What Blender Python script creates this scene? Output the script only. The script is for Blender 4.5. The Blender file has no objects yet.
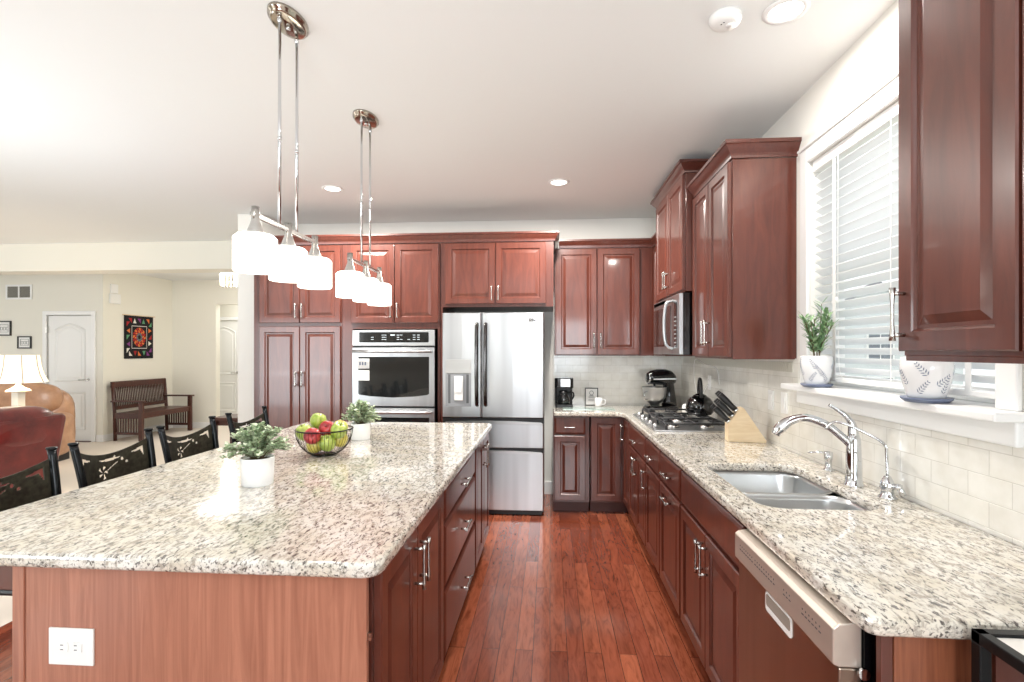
import bpy, bmesh, math, random
from mathutils import Vector, Matrix
random.seed(7)
PI = math.pi
C = bpy.context.scene.collection
scn = bpy.context.scene

# ------------------------------------------------------------------ camera, world, exposure
FPX = 510.0
cam = bpy.data.cameras.new('camera'); cam.sensor_width = 36.0; cam.lens = FPX / 1024 * 36
cam.shift_y = 10.0 / 1024; cam.clip_start = 0.02; cam.clip_end = 200
co = bpy.data.objects.new('camera', cam); C.objects.link(co)
co.location = (0, 0, 1.46); co.rotation_euler = (PI / 2, 0, math.atan(38 / FPX))
scn.camera = co
w = bpy.data.worlds.new('world'); scn.world = w; w.use_nodes = True
w.node_tree.nodes['Background'].inputs[0].default_value = (0.93, 0.97, 1.0, 1)
w.node_tree.nodes['Background'].inputs[1].default_value = 1.15
vs = scn.view_settings
vs.view_transform = 'Standard'; vs.look = 'None'; vs.exposure = 0.54; vs.gamma = 1; vs.use_curve_mapping = False


def area(name, loc, rot, sx, sy, power, col=(1, 1, 1), shape='RECTANGLE'):
    l = bpy.data.lights.new(name, 'AREA'); l.shape = shape; l.size = sx; l.size_y = sy; l.energy = power; l.color = col
    o = bpy.data.objects.new(name, l); C.objects.link(o); o.location = loc; o.rotation_euler = rot
    return o


# added fill lamps, unseen stand-ins for daylight behind the camera and at the left
area('rear_left_fill', (-6.0, -2.95, 1.15), (-PI / 2, 0, PI), 2.6, 2.05, 115, (.90, .965, 1))
area('rear_right_fill', (.35, -2.95, 1.55), (-PI / 2, 0, PI), 1.3, 1.3, 55, (.90, .965, 1))
area('family_room_fill', (-10.7, 3.5, 1.4), (PI / 2, 0, -PI / 2), 4.0, 1.8, 45, (.97, .98, 1))  # added fill; the wall behind it has no window
area('passage_fill', (-6.0, 9.85, 2.7), (0, 0, 0), .8, .6, 12, (1, .98, .95))  # added overhead lamp that lifts the dark passage
area('hall_fill', (-4.6, 7.9, 2.74), (0, 0, 0), 1.4, 1.4, 20, (1, .98, .95))  # added overhead fill to brighten the hall
# added fill lamps with no seen source, turned up to brighten the ceiling
area('ceiling_fill', (-.25, -.9, 1.15), (PI, 0, 0), 1.0, 1.0, 50, (.86, .95, 1))
area('ceiling_fill', (-3.4, 2.3, 1.15), (PI, 0, 0), 1.0, 1.0, 16, (.86, .95, 1))


# ------------------------------------------------------------------ materials
def lin(c):
    return tuple((v / 255 / 12.92) if v / 255 <= .04045 else ((v / 255 + .055) / 1.055) ** 2.4 for v in c) + (1,)


def mat(name, col, rough=.5, metal=0, coat=0, spec=None, emit=None, estr=0, trans=0, ior=None, sheen=0, alpha=None):
    m = bpy.data.materials.new(name); m.use_nodes = True
    b = m.node_tree.nodes['Principled BSDF']
    b.inputs['Base Color'].default_value = lin(col); b.inputs['Roughness'].default_value = rough
    b.inputs['Metallic'].default_value = metal
    if coat: b.inputs['Coat Weight'].default_value = coat; b.inputs['Coat Roughness'].default_value = .08
    if spec is not None: b.inputs['Specular IOR Level'].default_value = spec
    if emit: b.inputs['Emission Color'].default_value = lin(emit); b.inputs['Emission Strength'].default_value = estr
    if trans: b.inputs['Transmission Weight'].default_value = trans
    if ior: b.inputs['IOR'].default_value = ior
    if sheen: b.inputs['Sheen Weight'].default_value = sheen
    return m


class NT:
    def __init__(s, m): s.t = m.node_tree; s.b = s.t.nodes['Principled BSDF']; s.tc = s.t.nodes.new('ShaderNodeTexCoord')
    def n(s, k, **kw):
        x = s.t.nodes.new(k)
        for a, v in kw.items(): setattr(x, a, v)
        return x
    def l(s, a, b): s.t.links.new(a, b)
    def map(s, scale=(1, 1, 1), rot=(0, 0, 0), loc=(0, 0, 0), src='Object'):
        x = s.n('ShaderNodeMapping'); x.inputs['Scale'].default_value = scale; x.inputs['Rotation'].default_value = rot
        x.inputs['Location'].default_value = loc; s.l(s.tc.outputs[src], x.inputs[0]); return x.outputs[0]
    def noise(s, vec, scale, detail=2, rough=.5, dist=0):
        x = s.n('ShaderNodeTexNoise'); x.inputs['Scale'].default_value = scale; x.inputs['Detail'].default_value = detail
        x.inputs['Roughness'].default_value = rough; x.inputs['Distortion'].default_value = dist
        s.l(vec, x.inputs['Vector']); return x.outputs['Fac']
    def ramp(s, fac, stops):
        x = s.n('ShaderNodeValToRGB'); e = x.color_ramp.elements
        while len(e) > len(stops): e.remove(e[-1])
        while len(e) < len(stops): e.new(.5)
        for i, (p, c) in enumerate(stops): e[i].position = p; e[i].color = lin(c) if len(c) == 3 else c
        s.l(fac, x.inputs[0]); return x.outputs[0]
    def mix(s, fac, a, b, mode='MIX'):
        x = s.n('ShaderNodeMix', data_type='RGBA', blend_type=mode)
        if isinstance(fac, (int, float)): x.inputs[0].default_value = fac
        else: s.l(fac, x.inputs[0])
        for i, v in ((6, a), (7, b)):
            if isinstance(v, tuple): x.inputs[i].default_value = lin(v) if len(v) == 3 else v
            else: s.l(v, x.inputs[i])
        return x.outputs[2]
    def bump(s, h, strength=.3, dist=.002):
        x = s.n('ShaderNodeBump'); x.inputs['Strength'].default_value = strength; x.inputs['Distance'].default_value = dist
        s.l(h, x.inputs['Height']); s.l(x.outputs[0], s.b.inputs['Normal'])
    def col(s, c): s.l(c, s.b.inputs['Base Color'])
    def rough(s, c): s.l(c, s.b.inputs['Roughness'])


def wood(name, dark, light, rough=.3, coat=.4, grain=(28, 28, 1.6), k=1.0, dist=1.5):
    m = mat(name, light, rough, coat=coat); t = NT(m)
    f = t.noise(t.map(grain), 1.5 * k, 6, .6, dist)
    t.col(t.ramp(f, [(.3, dark), (.7, light)])); return m


CHERRY = wood('cherry_cabinet_wood', (79, 38, 29), (104, 53, 40), .30, .45, (14, 14, 2), 1, .8)
CHERRY_DK = wood('cherry_frame_wood', (74, 36, 28), (96, 48, 37), .35, .3)
VENEER = wood('cherry_veneer_panel', (150, 96, 76), (182, 124, 100), .38, .15, (16, 16, .9), 1.0, 2.5)
VENEER2 = wood('walnut_veneer_panel', (112, 62, 42), (150, 90, 62), .38, .15, (20, 20, 1.2), 1.0, 2.5)
BENCHW = wood('bench_wood', (58, 26, 20), (88, 44, 32), .4, .2)
TOEK = mat('toe_kick_dark', (82, 44, 38), .45)
BLOCKW = wood('knife_block_wood', (222, 196, 156), (236, 214, 180), .45, .1, (3, 20, 20), 1)
DARKGAP = mat('dark_recess', (14, 11, 10), .7)
PAINT = mat('cream_wall_paint', (238, 235, 224), .75)
WALLK = mat('kitchen_wall_paint', (240, 238, 232), .75)
CEIL = mat('ceiling_paint', (236, 237, 236), .9)
TRIMW = mat('white_trim_paint', (244, 244, 243), .4)
DOORW = mat('white_door_paint', (240, 240, 238), .35)
CHROME = mat('polished_chrome', (215, 217, 220), .06, 1)
NICKEL = mat('brushed_nickel', (198, 196, 192), .24, 1)
CANOPYM = mat('polished_nickel_canopy', (178, 170, 158), .14, 1)
BLACKG = mat('gloss_black', (10, 10, 12), .12, coat=.5)
BLACKP = mat('black_plastic', (22, 22, 24), .4)
BLACKM = mat('black_metal', (34, 36, 38), .26, .7)
IRON = mat('cast_iron', (44, 44, 46), .55, .3)
OVENGL = mat('oven_glass', (24, 26, 27), .04, coat=1)
WHITEC = mat('white_ceramic', (243, 243, 243), .25, coat=.3)
WHITEP = mat('white_plastic', (240, 240, 238), .4)
PAPER = mat('paper_white', (240, 240, 238), .8)
INK = mat('grey_ink', (70, 72, 78), .7)
BLUEINK = mat('blue_grey_glaze', (112, 122, 146), .35)
SHADE = mat('lit_opal_glass', (255, 255, 255), .3, emit=(255, 247, 235), estr=2.6)
BULB = mat('lit_diffuser', (255, 255, 255), .5, emit=(255, 252, 246), estr=4)
LAMPSH = mat('lit_lamp_shade', (250, 246, 236), .8, emit=(255, 243, 220), estr=.45)
SLATM = mat('blind_slat_white', (240, 242, 243), .5)
_t = SLATM.node_tree; _tr = _t.nodes.new('ShaderNodeBsdfTranslucent'); _tr.inputs[0].default_value = lin((240, 242, 243)); _mx = _t.nodes.new('ShaderNodeMixShader'); _mx.inputs[0].default_value = .45
_t.links.new(_t.nodes['Principled BSDF'].outputs[0], _mx.inputs[1]); _t.links.new(_tr.outputs[0], _mx.inputs[2]); _t.links.new(_mx.outputs[0], _t.nodes['Material Output'].inputs[0])
SOIL = mat('soil', (60, 44, 34), .9)
STEM = mat('plant_stem', (98, 82, 54), .7)
GLASS = mat('clear_glass', (250, 253, 252), .02, trans=1, ior=1.45)
CRYSTAL = mat('crystal_glass', (250, 244, 230), .1, trans=.5, ior=1.5, emit=(255, 240, 210), estr=.6)
GREENGL = mat('green_tinted_glass', (190, 214, 204), .08, trans=.35)
CARPET = mat('cream_carpet', (222, 212, 200), .95)


def steel(name, col, axis='z', rough=.33):
    m = mat(name, col, rough, 1); t = NT(m)
    sc = {'z': (26, 26, .4), 'x': (.4, 26, 26)}[axis]
    f = t.noise(t.map(sc), 6, 3, .6)
    t.rough(t.ramp(f, [(.3, (rough - .02,) * 3 + (1,)), (.7, (rough + .03,) * 3 + (1,))]))
    g = t.noise(t.map((7, 7, .35) if axis == 'z' else (.35, 7, 7)), 1, 2, .5, .4)
    t.col(t.ramp(g, [(.35, tuple(int(c * .90) for c in col)), (.65, col)])); return m


STEEL = steel('stainless_steel', (200, 202, 204))
STEELH = steel('stainless_steel_horizontal', (208, 208, 208), 'x')
SINKST = mat('sink_steel', (205, 208, 210), .3, 1)
DWST = steel('warm_stainless_steel', (214, 202, 190), 'x', .42); DWST.node_tree.nodes['Principled BSDF'].inputs['Metallic'].default_value = .7


def granite(name):
    m = mat(name, (225, 220, 208), .10, coat=.6); t = NT(m)
    mp = t.map((1, .42, 1), (0, 0, .75))
    a = t.noise(mp, 60, 5, .68, .5); b = t.noise(mp, 110, 4, .65, .4)
    c = t.noise(t.map((1, 1, 1), loc=(4, 1, 2)), 9, 3, .5)
    base = t.ramp(c, [(.35, (216, 208, 192)), (.65, (230, 227, 220))])
    m1 = t.ramp(a, [(.49, (0, 0, 0, 1)), (.60, (1, 1, 1, 1))])
    c1 = t.mix(m1, base, (172, 164, 152))
    m2 = t.ramp(b, [(.535, (0, 0, 0, 1)), (.62, (1, 1, 1, 1))])
    c2 = t.mix(m2, c1, (92, 86, 82))
    t.col(c2); return m


GRAN = granite('cream_granite')


def floorwood():
    m = mat('hardwood_floor', (150, 70, 50), .16, coat=.35); t = NT(m)
    mp = t.map((1, 1, 1), (0, 0, PI / 2))
    br = t.n('ShaderNodeTexBrick'); br.offset = .37; br.offset_frequency = 2; br.squash = 1
    br.inputs['Scale'].default_value = 1; br.inputs['Brick Width'].default_value = 1.05; br.inputs['Row Height'].default_value = .083
    br.inputs['Mortar Size'].default_value = .0014; br.inputs['Mortar Smooth'].default_value = .1; br.inputs['Bias'].default_value = 0
    br.inputs['Color1'].default_value = (0, 0, 0, 1); br.inputs['Color2'].default_value = (1, 1, 1, 1); br.inputs['Mortar'].default_value = (.5, .5, .5, 1)
    t.l(mp, br.inputs['Vector'])
    tone = t.ramp(br.outputs['Color'], [(0, (126, 62, 42)), (.35, (150, 80, 56)), (.7, (170, 96, 68)), (1, (138, 70, 50))])
    # per-board shift of the grain
    sep = t.n('ShaderNodeVectorMath', operation='MULTIPLY_ADD'); t.l(br.outputs['Color'], sep.inputs[0])
    sep.inputs[1].default_value = (7, 3, 5); t.l(t.tc.outputs['Object'], sep.inputs[2])
    mp2 = t.n('ShaderNodeMapping'); mp2.inputs['Scale'].default_value = (16, 2.2, 1); t.l(sep.outputs[0], mp2.inputs[0])
    g = t.noise(mp2.outputs[0], 1.6, 5, .65, 2.2)
    gr = t.ramp(g, [(.34, (188, 176, 170)), (.5, (236, 232, 230)), (.66, (255, 255, 255))])
    c = t.mix(1.0, tone, gr, 'MULTIPLY')
    c = t.mix(br.outputs['Fac'], c, (50, 18, 12))
    t.col(c)
    wv = t.noise(t.map((3, 1, 1)), 2, 2)
    t.bump(wv, .12, .01)
    return m


FLOORM = floorwood()


def tiles(name, rot, tone=(246, 244, 237)):
    m = mat(name, tone, .16, coat=.3); t = NT(m)
    mp = t.map((1, 1, 1), rot)
    br = t.n('ShaderNodeTexBrick'); br.offset = .5
    br.inputs['Scale'].default_value = 1; br.inputs['Brick Width'].default_value = .155; br.inputs['Row Height'].default_value = .0775
    br.inputs['Mortar Size'].default_value = .0016; br.inputs['Mortar Smooth'].default_value = .3
    d = tuple(int(c * .975) for c in tone)
    br.inputs['Color1'].default_value = lin(tone); br.inputs['Color2'].default_value = lin(d); br.inputs['Mortar'].default_value = lin((222, 219, 211))
    t.l(mp, br.inputs['Vector'])
    n = t.noise(t.map((1, 1, 1)), 14, 3, .5)
    c = t.mix(1.0, br.outputs['Color'], t.ramp(n, [(.3, (244, 243, 240)), (.7, (255, 255, 255))]), 'MULTIPLY')
    t.col(c)
    inv = t.n('ShaderNodeMath', operation='SUBTRACT'); inv.inputs[0].default_value = 1; t.l(br.outputs['Fac'], inv.inputs[1])
    t.bump(inv.outputs[0], .5, .002); return m


TILE_R = tiles('subway_tile_right', (0, -PI / 2, -PI / 2))
TILE_B = tiles('subway_tile_back', (-PI / 2, 0, 0))


def leather(name, dark, light, rough=.3):
    m = mat(name, light, rough, coat=.25); t = NT(m)
    f = t.noise(t.map(), 5, 5, .6); t.col(t.ramp(f, [(.35, dark), (.65, light)]))
    t.bump(t.noise(t.map(), 180, 2), .2, .002); return m


REDL = leather('oxblood_leather', (78, 22, 22), (116, 38, 34), .28)
TANL = leather('tan_leather', (170, 126, 96), (200, 156, 122), .35)


def greenm(name, a, b):
    m = mat(name, a, .5); t = NT(m); f = t.noise(t.map(), 45, 2); t.col(t.ramp(f, [(.35, a), (.65, b)])); return m


LEAF = greenm('eucalyptus_leaf', (122, 154, 106), (228, 236, 208))
LEAF2 = greenm('willow_leaf', (86, 130, 88), (158, 188, 140))
BRONZE = greenm('bronze_patina_metal', (44, 40, 32), (64, 62, 50))
BRONZE.node_tree.nodes['Principled BSDF'].inputs['Metallic'].default_value = .55
BRONZE.node_tree.nodes['Principled BSDF'].inputs['Roughness'].default_value = .38


def apple_mat(name, a, b):
    m = mat(name, a, .28, coat=.3); t = NT(m); f = t.noise(t.map((14, 14, 3)), 2, 3, .6); t.col(t.ramp(f, [(.38, a), (.62, b)])); return m


APR = apple_mat('red_apple_skin', (140, 22, 32), (188, 60, 60))
APG = apple_mat('green_apple_skin', (140, 164, 60), (178, 192, 92))
APY = apple_mat('yellow_apple_skin', (196, 182, 74), (218, 206, 112))


# ------------------------------------------------------------------ mesh helpers
def B(): return bmesh.new()


def box(bm, x0, x1, y0, y1, z0, z1, mi=0):
    v = [bm.verts.new((x, y, z)) for z in (z0, z1) for y in (y0, y1) for x in (x0, x1)]
    for f in ((0, 2, 3, 1), (4, 5, 7, 6), (0, 1, 5, 4), (2, 6, 7, 3), (0, 4, 6, 2), (1, 3, 7, 5)):
        bm.faces.new([v[i] for i in f]).material_index = mi
    return v


def loft(bm, rings, cap0=True, cap1=True, smooth=True, mi=0, closed=True):
    rs = [[bm.verts.new(p) for p in r] for r in rings]
    n = len(rs[0])
    for a, b in zip(rs, rs[1:]):
        for i in range(n if closed else n - 1):
            j = (i + 1) % n
            f = bm.faces.new((a[i], a[j], b[j], b[i])); f.smooth = smooth; f.material_index = mi
    if cap0: f = bm.faces.new(rs[0][::-1]); f.material_index = mi
    if cap1: f = bm.faces.new(rs[-1]); f.material_index = mi
    return rs


def lathe(bm, prof, c=(0, 0, 0), seg=24, sx=1, sy=1, cap0=True, cap1=True, mi=0):
    loft(bm, [[(c[0] + r * sx * math.cos(2 * PI * i / seg), c[1] + r * sy * math.sin(2 * PI * i / seg), c[2] + z) for i in range(seg)] for r, z in prof], cap0, cap1, True, mi)


def frame_from(d):
    d = d.normalized(); u = Vector((0, 0, 1)) if abs(d.z) < .95 else Vector((1, 0, 0))
    a = d.cross(u).normalized(); return a, a.cross(d).normalized()


def tube(bm, pts, r, seg=8, mi=0, cap=True, flat=1.0):
    pts = [Vector(p) for p in pts]; rings = []
    rr = r if isinstance(r, (list, tuple)) else [r] * len(pts)
    a0 = None
    for i, p in enumerate(pts):
        d = (pts[min(i + 1, len(pts) - 1)] - pts[max(i - 1, 0)]).normalized()
        if a0 is None: a, b = frame_from(d)
        else:
            a = (a0 - d * a0.dot(d)).normalized(); b = a.cross(d).normalized()
        a0 = a
        rings.append([p + (a * math.cos(2 * PI * k / seg) + b * math.sin(2 * PI * k / seg) * flat) * rr[i] for k in range(seg)])
    loft(bm, rings, cap, cap, True, mi)


def cyl(bm, p0, p1, r, seg=16, r1=None, mi=0):
    tube(bm, [p0, p1], [r, r if r1 is None else r1], seg, mi)


def bez(p, n=12):
    """Catmull-Rom through the points"""
    P = [Vector(q) for q in p]; P = [P[0] * 2 - P[1]] + P + [P[-1] * 2 - P[-2]]; out = []
    for i in range(1, len(P) - 2):
        a, b, c, d = P[i - 1:i + 3]
        for k in range(n):
            t = k / n
            out.append(.5 * ((2 * b) + (c - a) * t + (2 * a - 5 * b + 4 * c - d) * t * t + (3 * b - a - 3 * c + d) * t ** 3))
    return out + [P[-2]]


def prism(bm, poly, lo, hi, axis='z', mi=0):
    """extrude a 2D polygon along an axis: z:(x,y) y:(x,z) x:(y,z)"""
    f = {'z': lambda p, h: (p[0], p[1], h), 'y': lambda p, h: (p[0], h, p[1]), 'x': lambda p, h: (h, p[0], p[1])}[axis]
    loft(bm, [[f(p, lo) for p in poly], [f(p, hi) for p in poly]], smooth=False, mi=mi)


def rrect(x0, x1, y0, y1, r, n=5):
    out = []
    for cx, cy, a0 in ((x1 - r, y1 - r, 0), (x0 + r, y1 - r, 90), (x0 + r, y0 + r, 180), (x1 - r, y0 + r, 270)):
        for k in range(n + 1):
            a = math.radians(a0 + 90 * k / n); out.append((cx + r * math.cos(a), cy + r * math.sin(a)))
    return out


def obj(name, bm, m, parent=None, loc=None, rot=None, bevel=0, label=None, subsurf=0, kind=None, seg=2):
    bmesh.ops.recalc_face_normals(bm, faces=bm.faces[:])
    me = bpy.data.meshes.new(name); bm.to_mesh(me); bm.free()
    for x in (m if isinstance(m, (list, tuple)) else [m]): me.materials.append(x)
    o = bpy.data.objects.new(name, me); C.objects.link(o)
    if loc: o.location = loc
    if rot: o.rotation_euler = rot
    if parent: o.parent = parent
    if bevel:
        md = o.modifiers.new('bevel', 'BEVEL'); md.width = bevel; md.segments = seg; md.limit_method = 'ANGLE'; md.angle_limit = math.radians(40)
    if subsurf:
        md = o.modifiers.new('sub', 'SUBSURF'); md.levels = subsurf; md.render_levels = subsurf
        for p in me.polygons: p.use_smooth = True
    if label: o['label'] = label
    if kind: o['kind'] = kind
    return o


def tag(o, label, cat, group=None, kind=None):
    o['label'] = label; o['category'] = cat
    if group: o['group'] = group
    if kind: o['kind'] = kind
    return o


def thing(name, label, cat, loc=(0, 0, 0), rz=0, group=None):
    o = bpy.data.objects.new(name, None); C.objects.link(o); o.location = loc; o.rotation_euler = (0, 0, rz)
    o.empty_display_size = .1
    return tag(o, label, cat, group)


def struct(name, bm, m, parent=None, bevel=0, label=None, cat=None):
    o = obj(name, bm, m, parent, bevel=bevel)
    if parent is None: o['kind'] = 'structure'
    if label: o['label'] = label
    if cat: o['category'] = cat
    return o


def copy_tree(o, parent=None):
    c = o.copy(); C.objects.link(c)
    if parent: c.parent = parent
    for ch in o.children: copy_tree(ch, c)
    return c


# ------------------------------------------------------------------ room
XW, YB, ZC = 1.32, 5.22, 2.80       # right wall, kitchen back wall, ceiling
b = B(); box(b, -2.9, 1.6, -3.0, 6.0, -.1, 0); struct('floor', b, FLOORM, label='glossy red-brown hardwood plank floor of the kitchen', cat='floor')
b = B(); box(b, -12, -2.9, -3.0, 12.0, -.1, 0); box(b, -2.9, -2.0, 6.0, 12, -.1, 0)
struct('floor_family_room', b, CARPET, label='pale beige floor of the family room and hall', cat='floor')
b = B(); box(b, -12, 1.6, -3.0, 12.0, ZC, ZC + .1); struct('ceiling', b, CEIL, label='plain white ceiling', cat='ceiling')
b = B(); box(b, -2.9, 1.46, YB, YB + .12, 0, ZC); struct('wall_back', b, WALLK, label='kitchen back wall behind the cabinets and refrigerator', cat='wall')
# right wall with the window opening
WY0, WY1, WZ0, WZ1 = 1.60, 2.70, 1.29, 2.42
b = B()
box(b, XW, XW + .15, -3, WY0, 0, ZC); box(b, XW, XW + .15, WY1, YB + .12, 0, ZC)
box(b, XW, XW + .15, WY0, WY1, 0, WZ0 - .004); box(b, XW, XW + .15, WY0, WY1, WZ1, ZC)
struct('wall_right', b, WALLK, label='right kitchen wall with the window', cat='wall')
b = B(); box(b, -3.05, -2.80, 4.78, 9.2, 0, ZC); struct('wall_left', b, WALLK, bevel=.004, label='end of the white wall left of the tall cabinets', cat='wall')
b = B(); box(b, -12, -3.05, 5.92, 6.2, 2.46, ZC); struct('trim_1', b, PAINT, label='cream dropped beam across the opening to the hall', cat='beam')
b = B(); box(b, -12, -7.35, -3.12, -3.0, 0, ZC); box(b, -4.65, -.35, -3.12, -3.0, 0, ZC); box(b, 1.05, 1.5, -3.12, -3.0, 0, ZC)
box(b, -7.35, -4.65, -3.12, -3.0, 2.2, ZC); box(b, -.35, 1.05, -3.12, -3.0, 0, .9); box(b, -.35, 1.05, -3.12, -3.0, 2.25, ZC)
struct('wall_rear', b, mat('reflection_dimming_paint', (158, 150, 138), .8), label='unseen wall behind the photographer with added patio door and window openings', cat='wall')  # paint darkened so the steel reflects less brightness; openings added for fill lamps
b = B(); box(b, -12.1, -12, -3.12, 12, 0, ZC); struct('wall_family_room', b, PAINT, label='far left family room wall', cat='wall')
# hall walls
DX0, DX1 = -8.12, -7.36
b = B(); box(b, -12, DX0 - .02, 7.69, 7.81, 0, ZC); box(b, DX1 + .02, -7.17, 7.69, 7.81, 0, ZC); box(b, DX0 - .02, DX1 + .02, 7.69, 7.81, 2.05, ZC)
box(b, DX0 - .02, DX1 + .02, 7.80, 7.81, 0, 2.05)
struct('wall_hall_left', b, PAINT, label='cream hall wall with a white door', cat='wall')
b = B(); box(b, -7.29, -7.17, 7.81, 9.2, 0, ZC); struct('wall_hall_side', b, PAINT, label='cream wall behind the bench and quilt', cat='wall')
OX0, OX1, OZ = -6.30, -5.2, 2.34
b = B(); box(b, -7.29, OX0, 9.2, 9.32, 0, ZC); box(b, OX1, -2.8, 9.2, 9.32, 0, ZC); box(b, OX0, OX1, 9.2, 9.32, OZ, ZC)
struct('wall_hall_back', b, PAINT, label='cream far hall wall with an opening', cat='wall')
b = B(); box(b, -7.6, -4.5, 10.4, 10.5, 0, ZC); box(b, -7.6, -7.5, 9.32, 10.4, 0, ZC); box(b, -4.6, -4.5, 9.32, 10.4, 0, ZC)
struct('wall_passage', b, PAINT, label='cream wall seen through the hall opening', cat='wall')
# baseboards
b = B(); box(b, -12, DX0 - .09, 7.672, 7.69, 0, .11); box(b, DX1 + .09, -7.155, 7.672, 7.69, 0, .11); struct('baseboard_hall_left', b, TRIMW, bevel=.004)
b = B(); box(b, -7.17, -7.155, 7.69, 9.2, 0, .11); struct('baseboard_hall_side', b, TRIMW, bevel=.004)
b = B(); box(b, -7.155, OX0, 9.185, 9.2, 0, .11); struct('baseboard_hall_back', b, TRIMW, bevel=.004)
b = B(); box(b, -3.0, .04, YB - .016, YB, 0, .13); struct('baseboard_back', b, TRIMW, bevel=.004)


def panel_loops(bm, x0, x1, z0, z1, y, prof, mi=0, arch=0):
    """concentric rectangles: prof = [(inset, depth)] ; depth measured toward -y"""
    loops = []
    N = 9
    for ins, dp in prof:
        a0, a1, c0, c1 = x0 + ins, x1 - ins, z0 + ins, z1 - ins
        pts = [(a0, y - dp, c0), (a1, y - dp, c0)]
        for k in range(N):
            t = k / (N - 1); x = a1 + (a0 - a1) * t
            pts.append((x, y - dp, c1 - arch * (abs(2 * t - 1) ** 1.6)))
        loops.append(pts)
    loft(bm, loops, False, True, False, mi)


def hall_door(name, x0, x1, y, h, label, rz=0):
    t = thing(name, label, 'door', (0, 0, 0)); t['kind'] = 'structure'
    b = B(); w_ = x1 - x0
    box(b, x0, x1, y, y + .035, .01, h)
    s = .11 * w_ / .76
    pr = [(0, 0.001), (.014, .012), (.028, .004), (.045, -.006), (.075, .006)]
    # moulded raised panels, the upper ones arched
    for (a, c) in ((x0 + s, x1 - s),):
        panel_loops(b, a, c, .18, .80, y, pr); panel_loops(b, a, c, .96, h - .12, y, pr, arch=.10)
    obj('door_leaf', b, DOORW, t, bevel=.002)
    b = B(); c = .065
    box(b, x0 - c - .01, x0 - .008, y - .03, y, 0, h + .075); box(b, x1 + .008, x1 + c + .01, y - .03, y, 0, h + .075); box(b, x0 - .008, x1 + .008, y - .03, y, h + .01, h + .075)
    obj('door_casing', b, TRIMW, t, bevel=.006)
    b = B(); hx = x1 - .07
    lathe(b, [(.001, 0), (.026, 0), (.026, .01), (.02, .014)], seg=16)
    bmesh.ops.transform(b, matrix=Matrix.Translation((hx, y, 1.0)) @ Matrix.Rotation(PI / 2, 4, 'X'), verts=b.verts)
    tube(b, [(hx, y - .01, 1.0), (hx, y - .05, 1.0), (hx - .03, y - .055, 1.0), (hx - .12, y - .05, .995)], .009, 8)
    obj('door_handle', b, NICKEL, t)
    b = B()
    for z in (.25, 1.02, 1.8): box(b, x0 - .012, x0 + .004, y - .034, y, z - .05, z + .05)
    obj('hinge', b, NICKEL, t)
    return t


hall_door('door_1', DX0, DX1, 7.695, 2.03, 'white arched-panel hall door with a lever handle, left of the bench')
hall_door('door_2', -7.30, -6.54, 10.36, 2.10, 'white panelled door seen through the far hall opening')
b = B(); box(b, DX0, DX1, 7.64, 7.69, 0, .012); obj('threshold', b, BENCHW).update_tag()
tag(bpy.data.objects['threshold'], 'dark wood threshold strip under the white hall door', 'threshold', kind='structure')

# backsplash
b = B(); box(b, .04, XW - .011, YB - .010, YB, .915, 1.42); struct('trim_2', b, TILE_B, label='cream subway tile backsplash on the back wall', cat='backsplash')
b = B(); box(b, XW - .010, XW, .3, YB - .01, .915, 1.255); box(b, XW - .010, XW, 2.80, YB - .01, 1.255, 1.42); box(b, XW - .010, XW, .3, 1.50, 1.255, 1.435)
struct('trim_3', b, TILE_R, label='cream subway tile backsplash on the right wall', cat='backsplash')
b = B()
y = 2.86
while y < 5.1:
    box(b, XW - .014, XW - .009, y, y + .021, 1.345, 1.40); y += .024
struct('trim_4', b, mat('mosaic_tile', (214, 212, 200), .2), label='band of narrow upright mosaic tiles high on the right backsplash', cat='backsplash')

# ------------------------------------------------------------------ window
t = bpy.data.objects.new('window_1', None); C.objects.link(t); t['kind'] = 'structure'; t['label'] = 'white framed kitchen window over the sink'; t['category'] = 'window'
b = B(); c = .072
box(b, XW - .018, XW, WY1, WY1 + c, WZ0, WZ1 + c); box(b, XW - .018, XW, WY0 - c, WY0, WZ0, WZ1 + c); box(b, XW - .018, XW, WY0, WY1, WZ1, WZ1 + c)
box(b, XW - .028, XW, WY0 - c - .01, WY1 + c + .01, WZ1 + c, WZ1 + c + .014)
obj('window_casing', b, TRIMW, t, bevel=.004)
b = B(); box(b, XW - .10, XW + .149, WY0 - .10, WY1 + .11, WZ0 - .028, WZ0); box(b, XW - .03, XW - .0, WY0 - .085, WY1 + .085, WZ0 - .10, WZ0 - .028)
obj('window_sill', b, TRIMW, t, bevel=.006)
b = B(); fx0, fx1 = XW + .10, XW + .145
box(b, fx0, fx1, WY0, WY0 + .045, WZ0, WZ1); box(b, fx0, fx1, WY1 - .045, WY1, WZ0, WZ1); box(b, fx0, fx1, WY0 + .045, WY1 - .045, WZ0, WZ0 + .05); box(b, fx0, fx1, WY0 + .045, WY1 - .045, WZ1 - .05, WZ1)
box(b, fx0, fx1, WY0 + .045, WY1 - .045, 1.83, 1.87)
for yy in (WY0 + (WY1 - WY0) * .5,): box(b, fx0 + .005, fx1 - .005, yy - .016, yy + .016, WZ0 + .05, WZ1 - .05)
obj('window_frame', b, TRIMW, t, bevel=.003)
b = B(); box(b, XW + .122, XW + .126, WY0 + .04, WY1 - .04, WZ0 + .04, WZ1 - .04)
gm = bpy.data.materials.new('window_glass'); gm.use_nodes = True; nt = gm.node_tree; nt.nodes.remove(nt.nodes['Principled BSDF'])
tr = nt.nodes.new('ShaderNodeBsdfTransparent'); gl = nt.nodes.new('ShaderNodeBsdfGlossy'); gl.inputs['Roughness'].default_value = .02
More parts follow.
